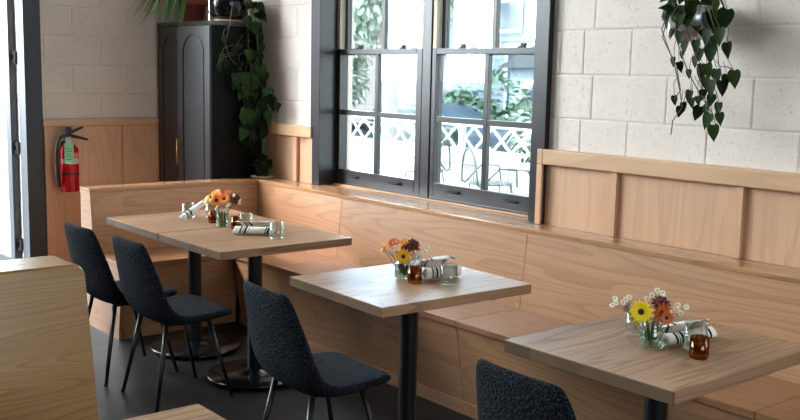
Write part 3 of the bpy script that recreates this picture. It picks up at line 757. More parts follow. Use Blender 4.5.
# ------------------------------------------------------------------ glassware, candles, napkins
def make_tumbler(r_=.036, h=.085):
    o = MB().lathe([(0,.0),(r_*.9,.0),(r_*.97,.004),(r_,.012),(r_*1.02,h),(r_*.985,h),(r_*.955,.014),(r_*.6,.010),(0,.010)], 32).build('tumbler', M['clear'], None, smooth=True)
    return o
def make_votive(r_=.029, h=.067):
    t = empty('votive_candle')
    MB().lathe([(0,0),(r_*.86,0),(r_*.95,.004),(r_,.014),(r_,h),(r_*.93,h),(r_*.92,.016),(0,.012)], 28).build('amber_holder', M['amber'], t, smooth=True)
    MB().lathe([(0,.013),(r_*.88,.013),(r_*.88,h*.62),(r_*.5,h*.60),(0,h*.6)], 24).build('wax', M['wax'], t, smooth=True)
    MB().tube([(0,0,h*.6),(0,.001,h*.6+.008)], .001, 6).build('wick', M['rubber'], t)
    return t
def make_jar(prof, wl, water_r):
    t = empty('bud_vase')
    MB().lathe(prof, 32).build('jar', M['clear'], t, smooth=True)
    MB().lathe([(0,.007),(water_r,.007),(water_r,wl),(0,wl)], 24).build('water', M['water'], t, smooth=True)
    return t
def lit(o, loc, label, cat, group, rz=0):
    o.location = loc; o.rotation_euler = (0,0,rz); return tag(o, label, cat, group)
TT = .7504
tb = make_tumbler()
tumblers = [(-5.01, 2.60, 'clear tumbler at the left end of the far tables, a napkin roll inside'),
            (-4.93, 2.705, 'clear tumbler half hidden behind the leaning napkin on the far left table'),
            (-4.505, 2.675, 'clear tumbler just right of the amber candle on the far pair of tables'),
            (-4.150, 2.645, 'clear tumbler nearest the right edge of the far pair of tables'),
            (-2.845, 2.628, 'clear tumbler in front of the striped napkin on the middle table'),
            (-3.105, 2.662, 'clear tumbler behind the flower jar on the middle table'),
            (-1.705, 2.637, 'clear tumbler right behind the amber candle on the nearest table'),
            (-1.920, 2.622, 'clear tumbler behind and left of the yellow flower on the nearest table')]
for i, (x, y, lab) in enumerate(tumblers):
    o = tb if i == 0 else tb.copy()
    if i: col.objects.link(o)
    lit(o, (x, y, TT), lab, 'glass', 'clear tumblers on the tables')
vt = make_votive()
votives = [(-4.775, 2.632, 'amber glass candle left of the flower vase on the far tables'),
           (-4.530, 2.632, 'amber glass candle right of the flower vase on the far tables'),
           (-2.952, 2.540, 'amber glass candle beside the jar of flowers on the middle table'),
           (-1.640, 2.560, 'amber glass candle on the nearest table at the right')]
for i, (x, y, lab) in enumerate(votives):
    o = vt if i == 0 else copy_tree(vt)
    lit(o, (x, y, TT), lab, 'candle', 'amber glass candles')
square = [(0,0),(.030,0),(.034,.005),(.034,.095),(.031,.105),(.031,.115),(.0285,.115),(.0285,.104),(.0315,.094),(.0315,.006),(0,.006)]
v1 = make_jar(square, .07, .031); lit(v1, (-4.642, 2.612, TT), 'tall clear glass vase of orange flowers on the far pair of tables', 'vase', 'clear vases of flowers')
mason = [(0,0),(.031,0),(.036,.006),(.037,.06),(.034,.072),(.029,.08),(.030,.092),(.0275,.092),(.0265,.08),(.0315,.071),(.0345,.06),(.0335,.008),(0,.006)]
v2 = make_jar(mason, .055, .033); lit(v2, (-3.041, 2.553, TT), 'clear jar of yellow and dark red flowers on the middle table', 'vase', 'clear vases of flowers')
squat = [(0,0),(.033,0),(.039,.008),(.040,.035),(.036,.055),(.030,.07),(.031,.088),(.0285,.088),(.0275,.07),(.0335,.054),(.0375,.034),(.036,.009),(0,.006)]
v3 = make_jar(squat, .045, .0345); lit(v3, (-1.797, 2.535, TT), 'round clear vase of mixed flowers on the nearest table', 'vase', 'clear vases of flowers')

def make_napkin(length=.20, r_=.021, flap=.0, seed=0, lift=.03):
    t = empty('cloth_napkin')
    rd = random.Random(seed); rows = []; uvs = []
    turns, nseg = 2.6, 64
    for i in range(13):
        f = i/12; x = (f-.5)*length
        row = []; uv = []
        for k in range(nseg+1):
            a = turns*2*math.pi*k/nseg; rr_ = r_*(.28+.72*k/nseg)*(1+.04*math.sin(7*f+3*a+seed))
            row.append((x + .006*math.sin(a*1.3+seed)*k/nseg, rr_*math.cos(a), r_*.93+rr_*math.sin(a)*.93)); uv.append((f, k/nseg))
        rows.append(row); uvs.append(uv)
    MB().grid(rows, uvs).build('roll', M['napkin'], t, smooth=True, solid=.0012, fix=False)
    if flap:
        rows = []; uvs = []
        for i in range(10):
            f = i/9; row = []; uv = []
            for k in range(10):
                g = k/9
                y = r_*.6 + flap*g; x = (f-.5)*length*(1-.25*g) + .10*g*length
                z = r_*2*(1-g)**1.6*.98 + .006 + .010*math.sin(5*f+4*g+seed)*g + lift*math.sin(math.pi*min(1,g*.8+.12))
                row.append((x, y, z)); uv.append((min(1,f*.9+.05), g))
            rows.append(row); uvs.append(uv)
        MB().grid(rows, uvs).build('loose_fold', M['napkin'], t, smooth=True, solid=.0016, fix=False)
    return t
n1 = make_napkin(.20, .019, 0, 1); n1.rotation_mode = 'XYZ'
tag(n1, 'striped white napkin roll leaning against a tumbler on the far left table', 'napkin', 'striped linen napkins')
n1.location = (-4.895, 2.625, .793); n1.rotation_euler = (0, R(-29), R(92))
n1.location = (-4.900, 2.590, .800)
n0 = make_napkin(.062, .0165, 0, 5); tag(n0, 'small striped napkin roll tucked inside the leftmost far tumbler', 'napkin', 'striped linen napkins')
n0.location = (-5.010, 2.600, TT+.0115); n0.rotation_euler = (0, 0, R(20))
n2 = make_napkin(.205, .023, .06, 2, .035); tag(n2, 'striped white napkin roll lying flat at the right of the far tables', 'napkin', 'striped linen napkins')
n2.location = (-4.315, 2.612, TT); n2.rotation_euler = (0, 0, R(48))
n3 = make_napkin(.165, .027, .11, 3, .05); tag(n3, 'folded napkin with bold black stripes on the middle table', 'napkin', 'striped linen napkins')
n3.location = (-2.955, 2.690, TT); n3.rotation_euler = (0, 0, R(80))
n4 = make_napkin(.22, .022, .07, 4); tag(n4, 'striped napkin roll between vase and tumbler on the nearest table', 'napkin', 'striped linen napkins')
n4.location = (-1.765, 2.690, TT); n4.rotation_euler = (0, 0, R(82))

# ------------------------------------------------------------------ flowers
def flower(kind, foot, head, mat, eye, r_, label, group, facing=(.7,-.6,.35), petals=12, layers=1, seed=0):
    rd = random.Random(seed)
    t = empty(kind, foot, 0, label, 'flower', group)
    H = Vector(head)-Vector(foot)
    mid = H*.5 + Vector((rd.uniform(-.006,.006), rd.uniform(-.006,.006), 0))
    MB().tube([(0,0,0), tuple(H*.25+mid*.1), tuple(mid), tuple(H*.8), tuple(H)], .0016, 6).build('stem', M['stem'], t, smooth=True)
    n = Vector(facing).normalized(); a = n.cross(Vector((0,0,1))).normalized(); b = n.cross(a)
    mb = MB()
    for L_ in range(layers):
        for k in range(petals):
            th = 2*math.pi*(k+.5*L_)/petals + rd.uniform(-.08,.08)
            d = a*math.cos(th)+b*math.sin(th)
            up = .12+.28*L_
            mb.leaf(H + d*r_*.12 + n*.002*L_, (d+n*up).normalized(), n, r_*(1-.18*L_)*rd.uniform(.9,1.08), r_*(4.4/petals), .1, .12, heart=False)
    mb.build('petals', mat, t, smooth=True)
    q = n.to_track_quat('Z', 'Y').to_matrix().to_4x4()
    e = MB().lathe([(0,0),(r_*.26,0),(r_*.25,r_*.09),(r_*.12,r_*.17),(0,r_*.18)], 14)
    bmesh.ops.transform(e.bm, matrix=Matrix.Translation(H+n*.003)@q, verts=e.bm.verts)
    e.build('flower_eye', eye, t, smooth=True)
    return t
def spray(foot, tips, r_, label, group, seed=0):
    rd = random.Random(seed); t = empty('chamomile_sprig', foot, 0, label, 'flower', group)
    st = MB(); pe = MB(); ey = MB(); F0 = Vector(foot)
    c = sum((Vector(p) for p in tips), Vector())/len(tips) - F0
    st.tube([(0,0,0), tuple(c*.5), tuple(c*.72)], .0013, 5)
    for p in tips:
        h = Vector(p)-F0; st.tube([tuple(c*.70), tuple((c*.72+h)/2+Vector((0,0,.004))), tuple(h)], .0008, 5)
        n = Vector((rd.uniform(.2,.9), rd.uniform(-.9,-.2), rd.uniform(.1,.8))).normalized(); a = n.cross(Vector((0,0,1))).normalized(); b = n.cross(a)
        for k in range(8):
            th = 2*math.pi*k/8; d = a*math.cos(th)+b*math.sin(th)
            pe.leaf(h+d*r_*.2, (d+n*.15).normalized(), n, r_*.85, r_*.62, .05, .1, heart=False)
        e = bmesh.ops.create_uvsphere(ey.bm, u_segments=8, v_segments=6, radius=r_*.34, matrix=Matrix.Translation(h+n*r_*.12))
    st.build('stem', M['stem'], t, smooth=True); pe.build('blossoms', M['white_petal'], t); ey.build('blossom_eyes', M['yellow_eye'], t, smooth=True)
    return t
G3 = 'flowers in the nearest vase'
vx, vy, vz = -1.797, 2.535, TT+.008
flower('yellow_daisy', (vx+.012, vy+.006, vz), (-1.794,2.470,0.876), M['yellow'], M['eye'], .037, 'bright yellow daisy with a dark eye in the nearest vase', G3, (.55,-.75,.25), 13, 2, 1)
flower('rust_dahlia', (vx-.010, vy+.010, vz), (-1.764,2.533,0.871), M['rust'], M['eye'], .033, 'rust brown bloom right of the yellow daisy in the nearest vase', G3, (.8,-.35,-.05), 11, 2, 2)
flower('burgundy_daisy', (vx, vy-.012, vz), (-1.778,2.548,0.895), M['burgundy'], M['eye'], .031, 'dark burgundy bloom above the rust one in the nearest vase', G3, (.5,-.4,.7), 11, 2, 3)
flower('burgundy_daisy', (vx-.014, vy-.006, vz), (-1.864,2.493,0.874), M['burgundy'], M['eye'], .021, 'small burgundy bloom peeping out left behind the yellow daisy', G3, (-.4,-.6,.5), 10, 1, 4)
flower('rust_dahlia', (vx+.004, vy-.008, vz), (-1.738,2.523,.862), M['rust'], M['eye'], .024, 'small rust bloom low on the right of the nearest vase', G3, (.8,-.5,.1), 10, 2, 8)
spray((vx+.004, vy+.012, vz), [(-1.890,2.463,0.901),(-1.880,2.455,0.890),(-1.890,2.451,0.881),(-1.857,2.473,0.902),(-1.848,2.479,0.910),(-1.860,2.465,0.894)], .0105, 'white chamomile sprig reaching out at the far left of the nearest vase', G3, 5)
spray((vx-.006, vy+.014, vz), [(-1.817,2.553,0.914),(-1.812,2.573,0.928),(-1.797,2.563,0.920),(-1.792,2.583,0.907),(-1.782,2.558,0.927),(-1.827,2.543,0.902)], .0105, 'white chamomile sprig standing tallest in the nearest vase', G3, 6)
spray((vx+.010, vy+.012, vz), [(-1.744,2.588,0.892),(-1.737,2.573,0.882),(-1.727,2.583,0.870),(-1.752,2.558,0.872),(-1.722,2.603,0.887),(-1.742,2.543,0.860)], .0105, 'white chamomile sprig drooping to the right of the nearest vase', G3, 7)
lv = MB(); 
for k in range(9):
    a = k*.7; lv.leaf((.012*math.cos(a), .012*math.sin(a), .012), (.3*math.cos(a), .3*math.sin(a), 1), (math.cos(a), math.sin(a), 0), .075, .010, .1, .1, heart=False)
o = lv.build('greenery_sprig', M['leaf_fern'], None, smooth=True); o.location = (vx, vy, TT+.004); tag(o, 'narrow green leaves standing in water in the nearest vase', 'greenery')
G2 = 'flowers in the middle jar'
vx, vy, vz = -3.041, 2.553, TT+.008
for nm, hd, mt, ey, rr_, lab, fc, pt, ly in (
    ('golden_daisy', (-3.006,2.523,.853), 'gold','eye',.033,'golden daisy with a dark eye facing out of the middle jar',(.6,-.75,.1),12,2),
    ('orange_zinnia', (-3.090,2.54,.893), 'red_orange','yellow_eye',.027,'red orange bloom at the top left of the middle jar',(.2,-.6,.7),11,2),
    ('burgundy_daisy', (-3.022,2.585,.889), 'burgundy','eye',.032,'dark burgundy bloom at the top right of the middle jar',(.6,-.3,.5),12,2),
    ('burgundy_daisy', (-3.035,2.566,.878), 'burgundy','eye',.027,'dark burgundy bloom right above the golden daisy in the middle jar',(.5,-.6,.4),11,2),
    ('orange_zinnia', (-3.052,2.57,.900), 'orange','yellow_eye',.024,'small orange bloom at the crown of the middle jar',(.3,-.4,.8),10,2),
    ('orange_zinnia', (-3.105,2.50,.874), 'orange','yellow_eye',.023,'small orange bloom at the far left of the middle jar',(-.3,-.8,.4),10,2)):
    i_ = random.Random(lab); flower(nm, (vx+i_.uniform(-.014,.014), vy+i_.uniform(-.014,.014), vz), hd, M[mt], M[ey], rr_, lab, G2, fc, pt, ly, len(lab))
spray((vx+.01, vy+.005, vz), [(-3.10,2.50,.858),(-3.09,2.52,.868),(-3.075,2.53,.884),(-3.11,2.49,.880),(-3.06,2.52,.872)], .008, 'white chamomile sprig at the left of the middle jar', G2, 11)
spray((vx-.01, vy+.005, vz), [(-2.975,2.60,.866),(-2.965,2.61,.876),(-2.985,2.59,.858),(-2.96,2.62,.889)], .008, 'white chamomile sprig at the right of the middle jar', G2, 12)
o = o.copy(); col.objects.link(o); o.location = (vx, vy, TT+.004); tag(o, 'narrow green leaves standing in water in the middle jar', 'greenery')
G1 = 'flowers in the far vase'
vx, vy, vz = -4.642, 2.612, TT+.008
for nm, hd, mt, ey, rr_, lab, fc, pt, ly in (
    ('orange_zinnia', (-4.655,2.585,.893), 'orange','eye',.039,'orange bloom facing the room, lowest in front of the far vase',(.5,-.8,.3),12,2),
    ('orange_zinnia', (-4.69,2.60,.925), 'orange','yellow_eye',.034,'orange bloom at the top left of the far vase',(.1,-.5,.8),12,2),
    ('orange_zinnia', (-4.625,2.63,.930), 'red_orange','yellow_eye',.034,'red orange bloom at the top middle of the far vase',(.4,-.4,.8),12,2),
    ('golden_daisy', (-4.72,2.565,.888), 'gold','yellow_eye',.032,'golden yellow bloom at the left of the far vase',(-.2,-.9,.4),12,2),
    ('golden_daisy', (-4.67,2.56,.908), 'gold','eye',.024,'small golden bloom between the orange ones of the far vase',(.3,-.9,.4),11,2),
    ('orange_zinnia', (-4.60,2.60,.905), 'orange','eye',.034,'deep orange bloom just right of centre in the far vase',(.5,-.6,.5),12,2),
    ('orange_zinnia', (-4.70,2.615,.905), 'orange','yellow_eye',.033,'orange bloom behind the golden one at the left of the far vase',(-.1,-.6,.8),12,2),
    ('burgundy_daisy', (-4.575,2.65,.905), 'burgundy','eye',.033,'dark burgundy bloom at the right of the far vase',(.8,-.4,.4),12,2)):
    i_ = random.Random(lab); flower(nm, (vx+i_.uniform(-.014,.014), vy+i_.uniform(-.014,.014), vz), hd, M[mt], M[ey], rr_, lab, G1, fc, pt, ly, len(lab))
spray((vx+.01, vy+.005, vz), [(-4.60,2.60,.888),(-4.585,2.62,.875),(-4.60,2.61,.905),(-4.57,2.64,.925),(-4.555,2.67,.90),(-4.545,2.66,.885)], .0105, 'white daisies clustered on the right side of the far vase', G1, 13)
o = o.copy(); col.objects.link(o); o.location = (vx, vy, TT+.004); tag(o, 'narrow green leaves standing in water in the far vase', 'greenery')

# ------------------------------------------------------------------ hanging plant on the window wall
HANG=[(-2.204,3.481,1.866,0.092),(-2.218,3.463,1.793,0.071),(-2.220,3.521,1.739,0.066),(-2.269,3.490,1.730,0.079),(-2.269,3.459,1.789,0.071),(-2.359,3.522,1.685,0.050),(-2.486,3.589,1.663,0.047),(-2.423,3.574,1.632,0.041),(-2.355,3.569,1.653,0.071),(-2.293,3.499,1.655,0.063),(-2.270,3.540,1.634,0.066),(-2.269,3.506,1.592,0.075),(-2.213,3.492,1.588,0.063),(-2.157,3.484,1.629,0.072),(-2.195,3.498,1.612,0.055),(-2.423,3.591,1.545,0.055),(-2.491,3.578,1.521,0.044),(-2.455,3.575,1.477,0.050),(-2.442,3.574,1.495,0.041),(-2.321,3.495,1.524,0.041),(-2.309,3.510,1.551,0.047),(-2.294,3.552,1.532,0.055),(-2.265,3.565,1.500,0.055),(-2.367,3.581,1.480,0.066),(-2.333,3.584,1.487,0.047),(-2.251,3.481,1.456,0.069),(-2.252,3.549,1.459,0.055),(-2.281,3.557,1.408,0.069),(-2.436,3.536,1.706,0.035),(-2.446,3.493,1.681,0.044),(-2.419,3.532,1.754,0.063),(-2.336,3.482,1.749,0.057),(-2.474,3.571,1.789,0.041),(-2.332,3.583,1.769,0.063),(-2.273,3.521,1.837,0.071),(-2.328,3.509,1.714,0.055),(-2.412,3.588,1.513,0.047),(-2.327,3.544,1.603,0.053)]
hp = empty('hanging_planter', (-2.41, 3.555, 1.745), label='steel bullet planter hung on the block wall with a trailing heart-leaf vine', cat='planter')
MB().lathe([(0,0),(.03,.002),(.06,.016),(.083,.045),(.094,.085),(.096,.145),(.092,.145),(.090,.087),(.078,.047),(.05,.018),(0,.012)], 36).build('pot', M['steel'], hp, smooth=True)
MB().lathe([(0,.128),(.09,.128)], 24).build('soil', M['soil'], hp)
MB().box(-.106, -.097, -.014, .014, .04, .86).box(.097, .106, -.014, .014, .04, .86).box(-.104, .104, -.011, .011, .853, .86).box(-.012, .012, -.011, .13, .86, .867).box(-.02, .02, .124, .131, .80, .92).build('strap_hanger', M['steel'], hp, bevel=.001)
rd = random.Random(21)
lf = MB(); vn = MB(); O = Vector(hp.location)
for x, y, z, l in HANG:
    p = Vector((x,y,z))-O
    tip = Vector((rd.uniform(-.35,.35), rd.uniform(-.25,.1), -1))
    nor = Vector((rd.uniform(-.2,1.0), -1, rd.uniform(-.1,.5)))
    lf.leaf(p, tip, nor, l*1.02, l*.72, .22, .12)
    p0 = p.copy(); up = Vector((p.x*.8+rd.uniform(-.03,.03), p.y*.8-.01, p.z+rd.uniform(.05,.09)))
    vn.tube([tuple(p), tuple(p*.5+up*.5+Vector((rd.uniform(-.012,.012),0,.012))), tuple(up)], .0014, 5)
for k in range(46):
    a = rd.uniform(-2.9, .55); z = rd.uniform(.015,.15); r_ = .098 + rd.uniform(.002,.014)
    if z < .06: r_ -= .03
    if a < -2.2 and z > .05: continue
    lf.leaf((r_*math.cos(a), r_*math.sin(a), z+.03), (.35*math.cos(a)+rd.uniform(-.4,.4), .35*math.sin(a), -1), (math.cos(a), math.sin(a), rd.uniform(.1,.6)), rd.uniform(.045,.068), rd.uniform(.036,.052), .2, .1)
for k in range(34):
    a = rd.uniform(0, 2*math.pi); r_ = rd.uniform(.03,.115); z = rd.uniform(.12,.185)
    if math.sin(a) > .3 and r_ > .09: continue
    if math.cos(a) < -.5: continue
    lf.leaf((r_*math.cos(a), r_*math.sin(a)*.9 - .02, z), (.6*math.cos(a)+rd.uniform(-.3,.3), .5*math.sin(a)-.3, rd.uniform(-1,.05)), (rd.uniform(-.2,.9), -1, .5), rd.uniform(.045,.07), rd.uniform(.034,.05), .2, .15)
# runners that carry the leaves down
for run in ([(-.05,-.09,.13),(-.07,-.11,.05),(-.03,-.06,-.1),(-.04,.0,-.2),(-.03,.01,-.27),(-.08,.02,-.33),(-.085,.02,-.39)],
            [(.02,-.095,.14),(.05,-.11,.05),(.06,-.05,-.06),(.09,-.05,-.16),(.10,-.03,-.21),(.10,-.01,-.28),(.12,0,-.36)],
            [(.07,-.06,.14),(.13,-.09,.13),(.17,-.08,.02),(.17,-.05,-.1),(.20,-.05,-.10),(.24,-.06,-.11)],
            [(.0,-.09,.13),(.0,-.12,.03),(.02,-.04,-.12),(.07,0,-.23),(.11,.02,-.29),(.14,.0,-.33)],
            [(-.07,-.06,.12),(-.1,-.06,.02),(-.07,.01,-.1),(-.05,.02,-.2),(-.08,.02,-.24)]):
    vn.tube(run, .0022, 6)
vn.build('vine', M['vine'], hp, smooth=True)
lf.build('foliage', M['leaf_dark'], hp, smooth=True)

# ------------------------------------------------------------------ plants in the corner
POTHOS=[(-5.826,3.287,1.811,0.062),(-5.828,3.280,1.693,0.062),(-5.845,3.327,1.648,0.062),(-5.849,3.262,1.624,0.054),(-5.840,3.424,1.647,0.070),(-5.848,3.523,1.905,0.093),(-5.862,3.578,1.837,0.093),(-5.855,3.586,1.703,0.093),(-5.829,3.457,1.571,0.109),(-5.868,3.535,1.521,0.116),(-5.868,3.590,1.553,0.109),(-5.839,3.565,1.451,0.109),(-5.856,3.488,1.399,0.101),(-5.843,3.590,1.365,0.101),(-5.846,3.506,1.300,0.109),(-5.853,3.470,1.218,0.109),(-5.820,3.562,1.263,0.116),(-5.860,3.554,1.175,0.109),(-5.849,3.500,1.108,0.078),(-5.860,3.436,1.476,0.078),(-5.838,3.540,1.633,0.093),(-5.856,3.496,1.726,0.078),(-5.852,3.401,1.740,0.070),(-5.833,3.545,1.335,0.109),(-5.854,3.448,1.290,0.085),(-5.842,3.511,1.430,0.093),(-5.825,3.572,1.624,0.101),(-5.735,3.580,1.470,0.102),(-5.684,3.580,1.408,0.094),(-5.760,3.580,1.310,0.094),(-5.634,3.580,1.373,0.071)]
ct = CZ+.0005
pb = empty('potted_pothos', (-6.03, 3.45, ct), label='black glazed pot on the cabinet whose pothos vine trails down the side', cat='potted plant')
MB().lathe([(0,.012),(.10,.012),(.128,.05),(.135,.12),(.13,.19),(.122,.19),(.126,.12),(0,.10)], 32).build('pot', M['black_pot'], pb, smooth=True)
MB().lathe([(0,0),(.118,0),(.124,.004),(.122,.012),(0,.012)], 32).build('wooden_saucer', M['cap'], pb, smooth=True)
MB().lathe([(0,.165),(.122,.165)], 24).build('soil', M['soil'], pb)
rd = random.Random(5); lf = MB(); vn = MB(); O = Vector(pb.location)
for x, y, z, l in POTHOS:
    p = Vector((x,y,z))-O
    lf.leaf(p, (rd.uniform(-.1,.5), rd.uniform(-.55,.45), -1), (1, rd.uniform(-1.2,.2), rd.uniform(-.1,.7)), l*1.05, l*.78, .2, .12)
    vn.tube([tuple(p), tuple(p+Vector((.0,rd.uniform(-.02,.02),.04))), (p.x*.0+.168, p.y*.6+.04, p.z+rd.uniform(.06,.1))], .0018, 5)
for x, y, z, l in POTHOS[5:]:
    p = Vector((x+rd.uniform(-.01,.02), min(3.61, y+rd.uniform(-.07,.05)), z+rd.uniform(-.07,.07)))-O
    lf.leaf(p, (rd.uniform(-.1,.4), rd.uniform(-.7,.6), -1), (1, rd.uniform(-1.2,.2), rd.uniform(-.1,.7)), l*rd.uniform(.75,1.0), l*.7, .2, .12)
for k in range(26):
    a = rd.uniform(-1.9, .35); lf.leaf((.11*math.cos(a), .11*math.sin(a), rd.uniform(.17,.26)), (math.cos(a), math.sin(a), rd.uniform(-.5,.6)), (0,0,1), rd.uniform(.08,.12), rd.uniform(.055,.08), .2, .25)
vn.tube([(.08,.03,.18),(.14,.04,.16),(.165,.05,.05),(.17,.05,-.15),(.175,.07,-.35),(.17,.1,-.5),(.17,.08,-.65),(.172,.09,-.8)], .003, 6)
vn.tube([(.09,-.03,.18),(.15,-.06,.10),(.168,-.1,-.06),(.17,-.13,-.15),(.172,-.09,-.25),(.172,.0,-.33)], .0025, 6)
vn.tube([(.06,.08,.18),(.13,.1,.14),(.17,.12,-.05),(.18,.12,-.3),(.2,.13,-.45)], .003, 6)
vn.build('vine', M['vine'], pb, smooth=True); lf.build('foliage', M['leaf_pothos'], pb, smooth=True)

pt = empty('potted_fern', (-6.52, 3.43, ct), label='terracotta pot of arching strap leaves on the cabinet top, leftmost of the three', cat='potted plant')
MB().lathe([(0,0),(.075,0),(.095,.13),(.108,.13),(.11,.17),(.098,.17),(.09,.12),(0,.10)], 32).build('pot', M['terracotta'], pt, smooth=True)
MB().lathe([(0,.145),(.096,.145)], 24).build('soil', M['soil'], pt)
lf = MB(); rd = random.Random(9)
made = 0
while made < 36:
    a = rd.uniform(0, 2*math.pi); L_ = rd.uniform(.16,.46); h0 = rd.uniform(.08,.24); wd = rd.uniform(.020,.034)
    d = Vector((math.cos(a), math.sin(a), 0)); side = Vector((-d.y, d.x, 0)); rows = []; ok = True
    for i in range(8):
        f_ = i/7; c = d*(.04+L_*f_) + Vector((0,0,.15 + h0*math.sin(min(1,f_*1.15)*2.4) - .26*f_*f_))
        w_ = wd*math.sin(math.pi*(.08+.9*f_))*.5
        rows.append([c-side*w_, c-Vector((0,0,w_*.3)), c+side*w_])
        g_ = c + Vector(pt.location)
        if g_.x < XB+.05 or g_.y > YW-.05 or g_.x > -6.24 or (g_.y > CY0-.03 and c.z < .03): ok = False
    if not ok: continue
    lf.grid(rows); made += 1
lf.build('foliage', M['leaf_fern'], pt, smooth=True)
pw = empty('potted_vine', (-5.950, 3.600, ct), label='small white pot at the right corner of the cabinet top with loose leaves', cat='potted plant')
MB().lathe([(0,0),(.028,0),(.034,.02),(.030,.06),(.036,.12),(.031,.12),(.026,.06),(0,.05)], 24).build('pot', M['ceramic'], pw, smooth=True)
lf = MB(); rd = random.Random(12)
for k in range(14):
    a = rd.uniform(-1.9, .3); lf.leaf((.03*math.cos(a), .03*math.sin(a), rd.uniform(.09,.16)), (math.cos(a)*1.2, math.sin(a), rd.uniform(-.8,.5)), (.6,-.4,.8), rd.uniform(.07,.11), rd.uniform(.05,.075), .2, .2)
for p, tdir in (((.06,-.01,.07),(1,-.2,-.3)), ((.10,-.02,.055),(1,-.1,-.4)), ((.07,-.02,.11),(1,-.2,.1))):
    lf.leaf(p, tdir, (.3,-.6,.8), .11, .075, .2, .2)
lf.build('foliage', M['leaf_pothos'], pw, smooth=True)

# small plant on the ledge corner
pl = empty('potted_plant', (-5.815, 3.585, LEDGE+.0005), label='small dark potted plant on a cream saucer in the corner of the ledge', cat='potted plant')
MB().lathe([(0,0),(.06,0),(.078,.006),(.082,.012),(.078,.014),(.055,.008),(0,.008)], 36).build('saucer', M['ceramic'], pl, smooth=True)
MB().lathe([(0,.0085),(.042,.0085),(.054,.075),(.058,.075),(.058,.085),(.051,.085),(.046,.06),(0,.05)], 28).build('pot', M['navy_pot'], pl, smooth=True)
lf = MB(); vn = MB(); rd = random.Random(31)
for k in range(17):
    a = rd.uniform(0, 2*math.pi)
    if math.sin(a) > .5: a = -a
    if math.cos(a) < -.3: a = math.pi - a
    r_ = rd.uniform(.02,.05); b_ = Vector((r_*math.cos(a), r_*math.sin(a)*.8, rd.uniform(.07,.15)))
    lf.leaf(b_, (math.cos(a), math.sin(a)*.5, rd.uniform(-.5,.45)), (.4,-.4,.8), rd.uniform(.06,.085), rd.uniform(.045,.062), .2, .3)
    vn.tube([(0,0,.06), tuple(b_*.6+Vector((0,0,.03))), tuple(b_)], .0018, 5)
vn.build('stems', M['vine'], pl, smooth=True); lf.build('foliage', M['leaf_dark'], pl, smooth=True)

# ------------------------------------------------------------------ outside
struct(MB().box(-26, 8, 4.03, 12.9, -.25, -.02), 'ground_1', M['concrete'])
struct(MB().box(-40, 10, 12.9, 40, -.95, -.5), 'ground_2', M['asphalt'])
struct(MB().box(-40, XB-.31, -20, 4.04, -.25, -.02), 'ground_3', M['concrete'])
# white lattice fence
fe = empty('lattice_fence', (-14, 12.2, -.02), label='white lattice fence between the patio and the street outside the window', cat='fence')
mb = MB(); z0, z1 = .27, .285+.40
for k in range(44):
    x = -19+.46*k
    for s in (-1, 1):
        xa, xb = x, x + s*.46
        p = Vector((xa,0,z0)); q = Vector((xb,0,z1)); dvec = (q-p).normalized(); nn = Vector((-dvec.z,0,dvec.x))*.025
        yo = .012*s
        pts = [p-nn, p+nn, q+nn, q-nn]
        mb.hexa([(a.x, yo-.01, a.z) for a in pts] + [(a.x, yo+.01, a.z) for a in pts])
mb.build('lattice', M['ext_white'], fe).location = (14-1, 0, .02)
o = MB().box(-8, 12, -.03, .03, z1-.01, z1+.05).box(-8, 12, -.03, .03, z0-.05, z0+.01).build('rails', M['ext_white'], fe); o.location = (-1,0,.02)
MB().box(-9, 11, -.02, .02, .02, z0-.03).build('lower_boards', M['ext_white'], fe)
for k in range(9):
    MB().box(-9+2.5*k, -8.9+2.5*k, -.05, .05, 0, z1+.14).build('post', M['ext_white'], fe, bevel=.005)
# parked cars
def make_car(paint):
    c = empty('parked_car')
    prof = [(-2.2,.35),(-2.22,.62),(-2.1,.80),(-1.3,.92),(-.75,1.34),(-.4,1.42),(.6,1.42),(1.0,1.34),(1.65,.98),(2.1,.90),(2.2,.70),(2.18,.35)]
    rows = []
    for yy, s in ((-.86,.0),(-.84,.6),(-.6,.97),(0,1.0),(.6,.97),(.84,.6),(.86,.0)):
        rows.append([(x, yy*(1 if z < .95 else .84), .35+(z-.35)*(1 if z < .95 else (.96+.04*s)) if s > 0 else min(z,.9)) for x, z in prof])
    MB().grid(rows).prism([(-2.18,.3),(2.16,.3),(2.16,.42),(-2.18,.42)], -.84, .84, 'y').build('body', paint, c, smooth=True)
    MB().prism([(-1.2,.95),(-.72,1.33),(.95,1.33),(1.5,.98)], -.80, .80, 'y').build('side_windows', M['car_dark'], c, bevel=.03)
    for x in (-1.4, 1.35):
        for y in (-.78, .78):
            w = MB().lathe([(0,-.1),(.2,-.1),(.31,-.09),(.33,-.05),(.33,.05),(.31,.09),(.2,.1),(0,.1)], 24, (x, y, .33), 'y').build('wheel', M['rubber'], c, smooth=True)
            MB().lathe([(0,-.108),(.19,-.108),(.19,.108),(0,.108)], 16, (x, y, .33), 'y').build('hubcap', M['car_silver'], w)
    return c
c1 = make_car(M['car']); tag(c1, 'pale blue car parked beyond the lattice fence, seen through the left window', 'car', 'cars parked on the street'); c1.location = (-17.6, 15.2, -.5); c1.rotation_euler = (0,0,R(4))
c2 = make_car(M['car_silver']); tag(c2, 'silver grey car parked at the far left of the street outside', 'car', 'cars parked on the street'); c2.location = (-27.6, 15.6, -.5); c2.rotation_euler = (0,0,R(3))
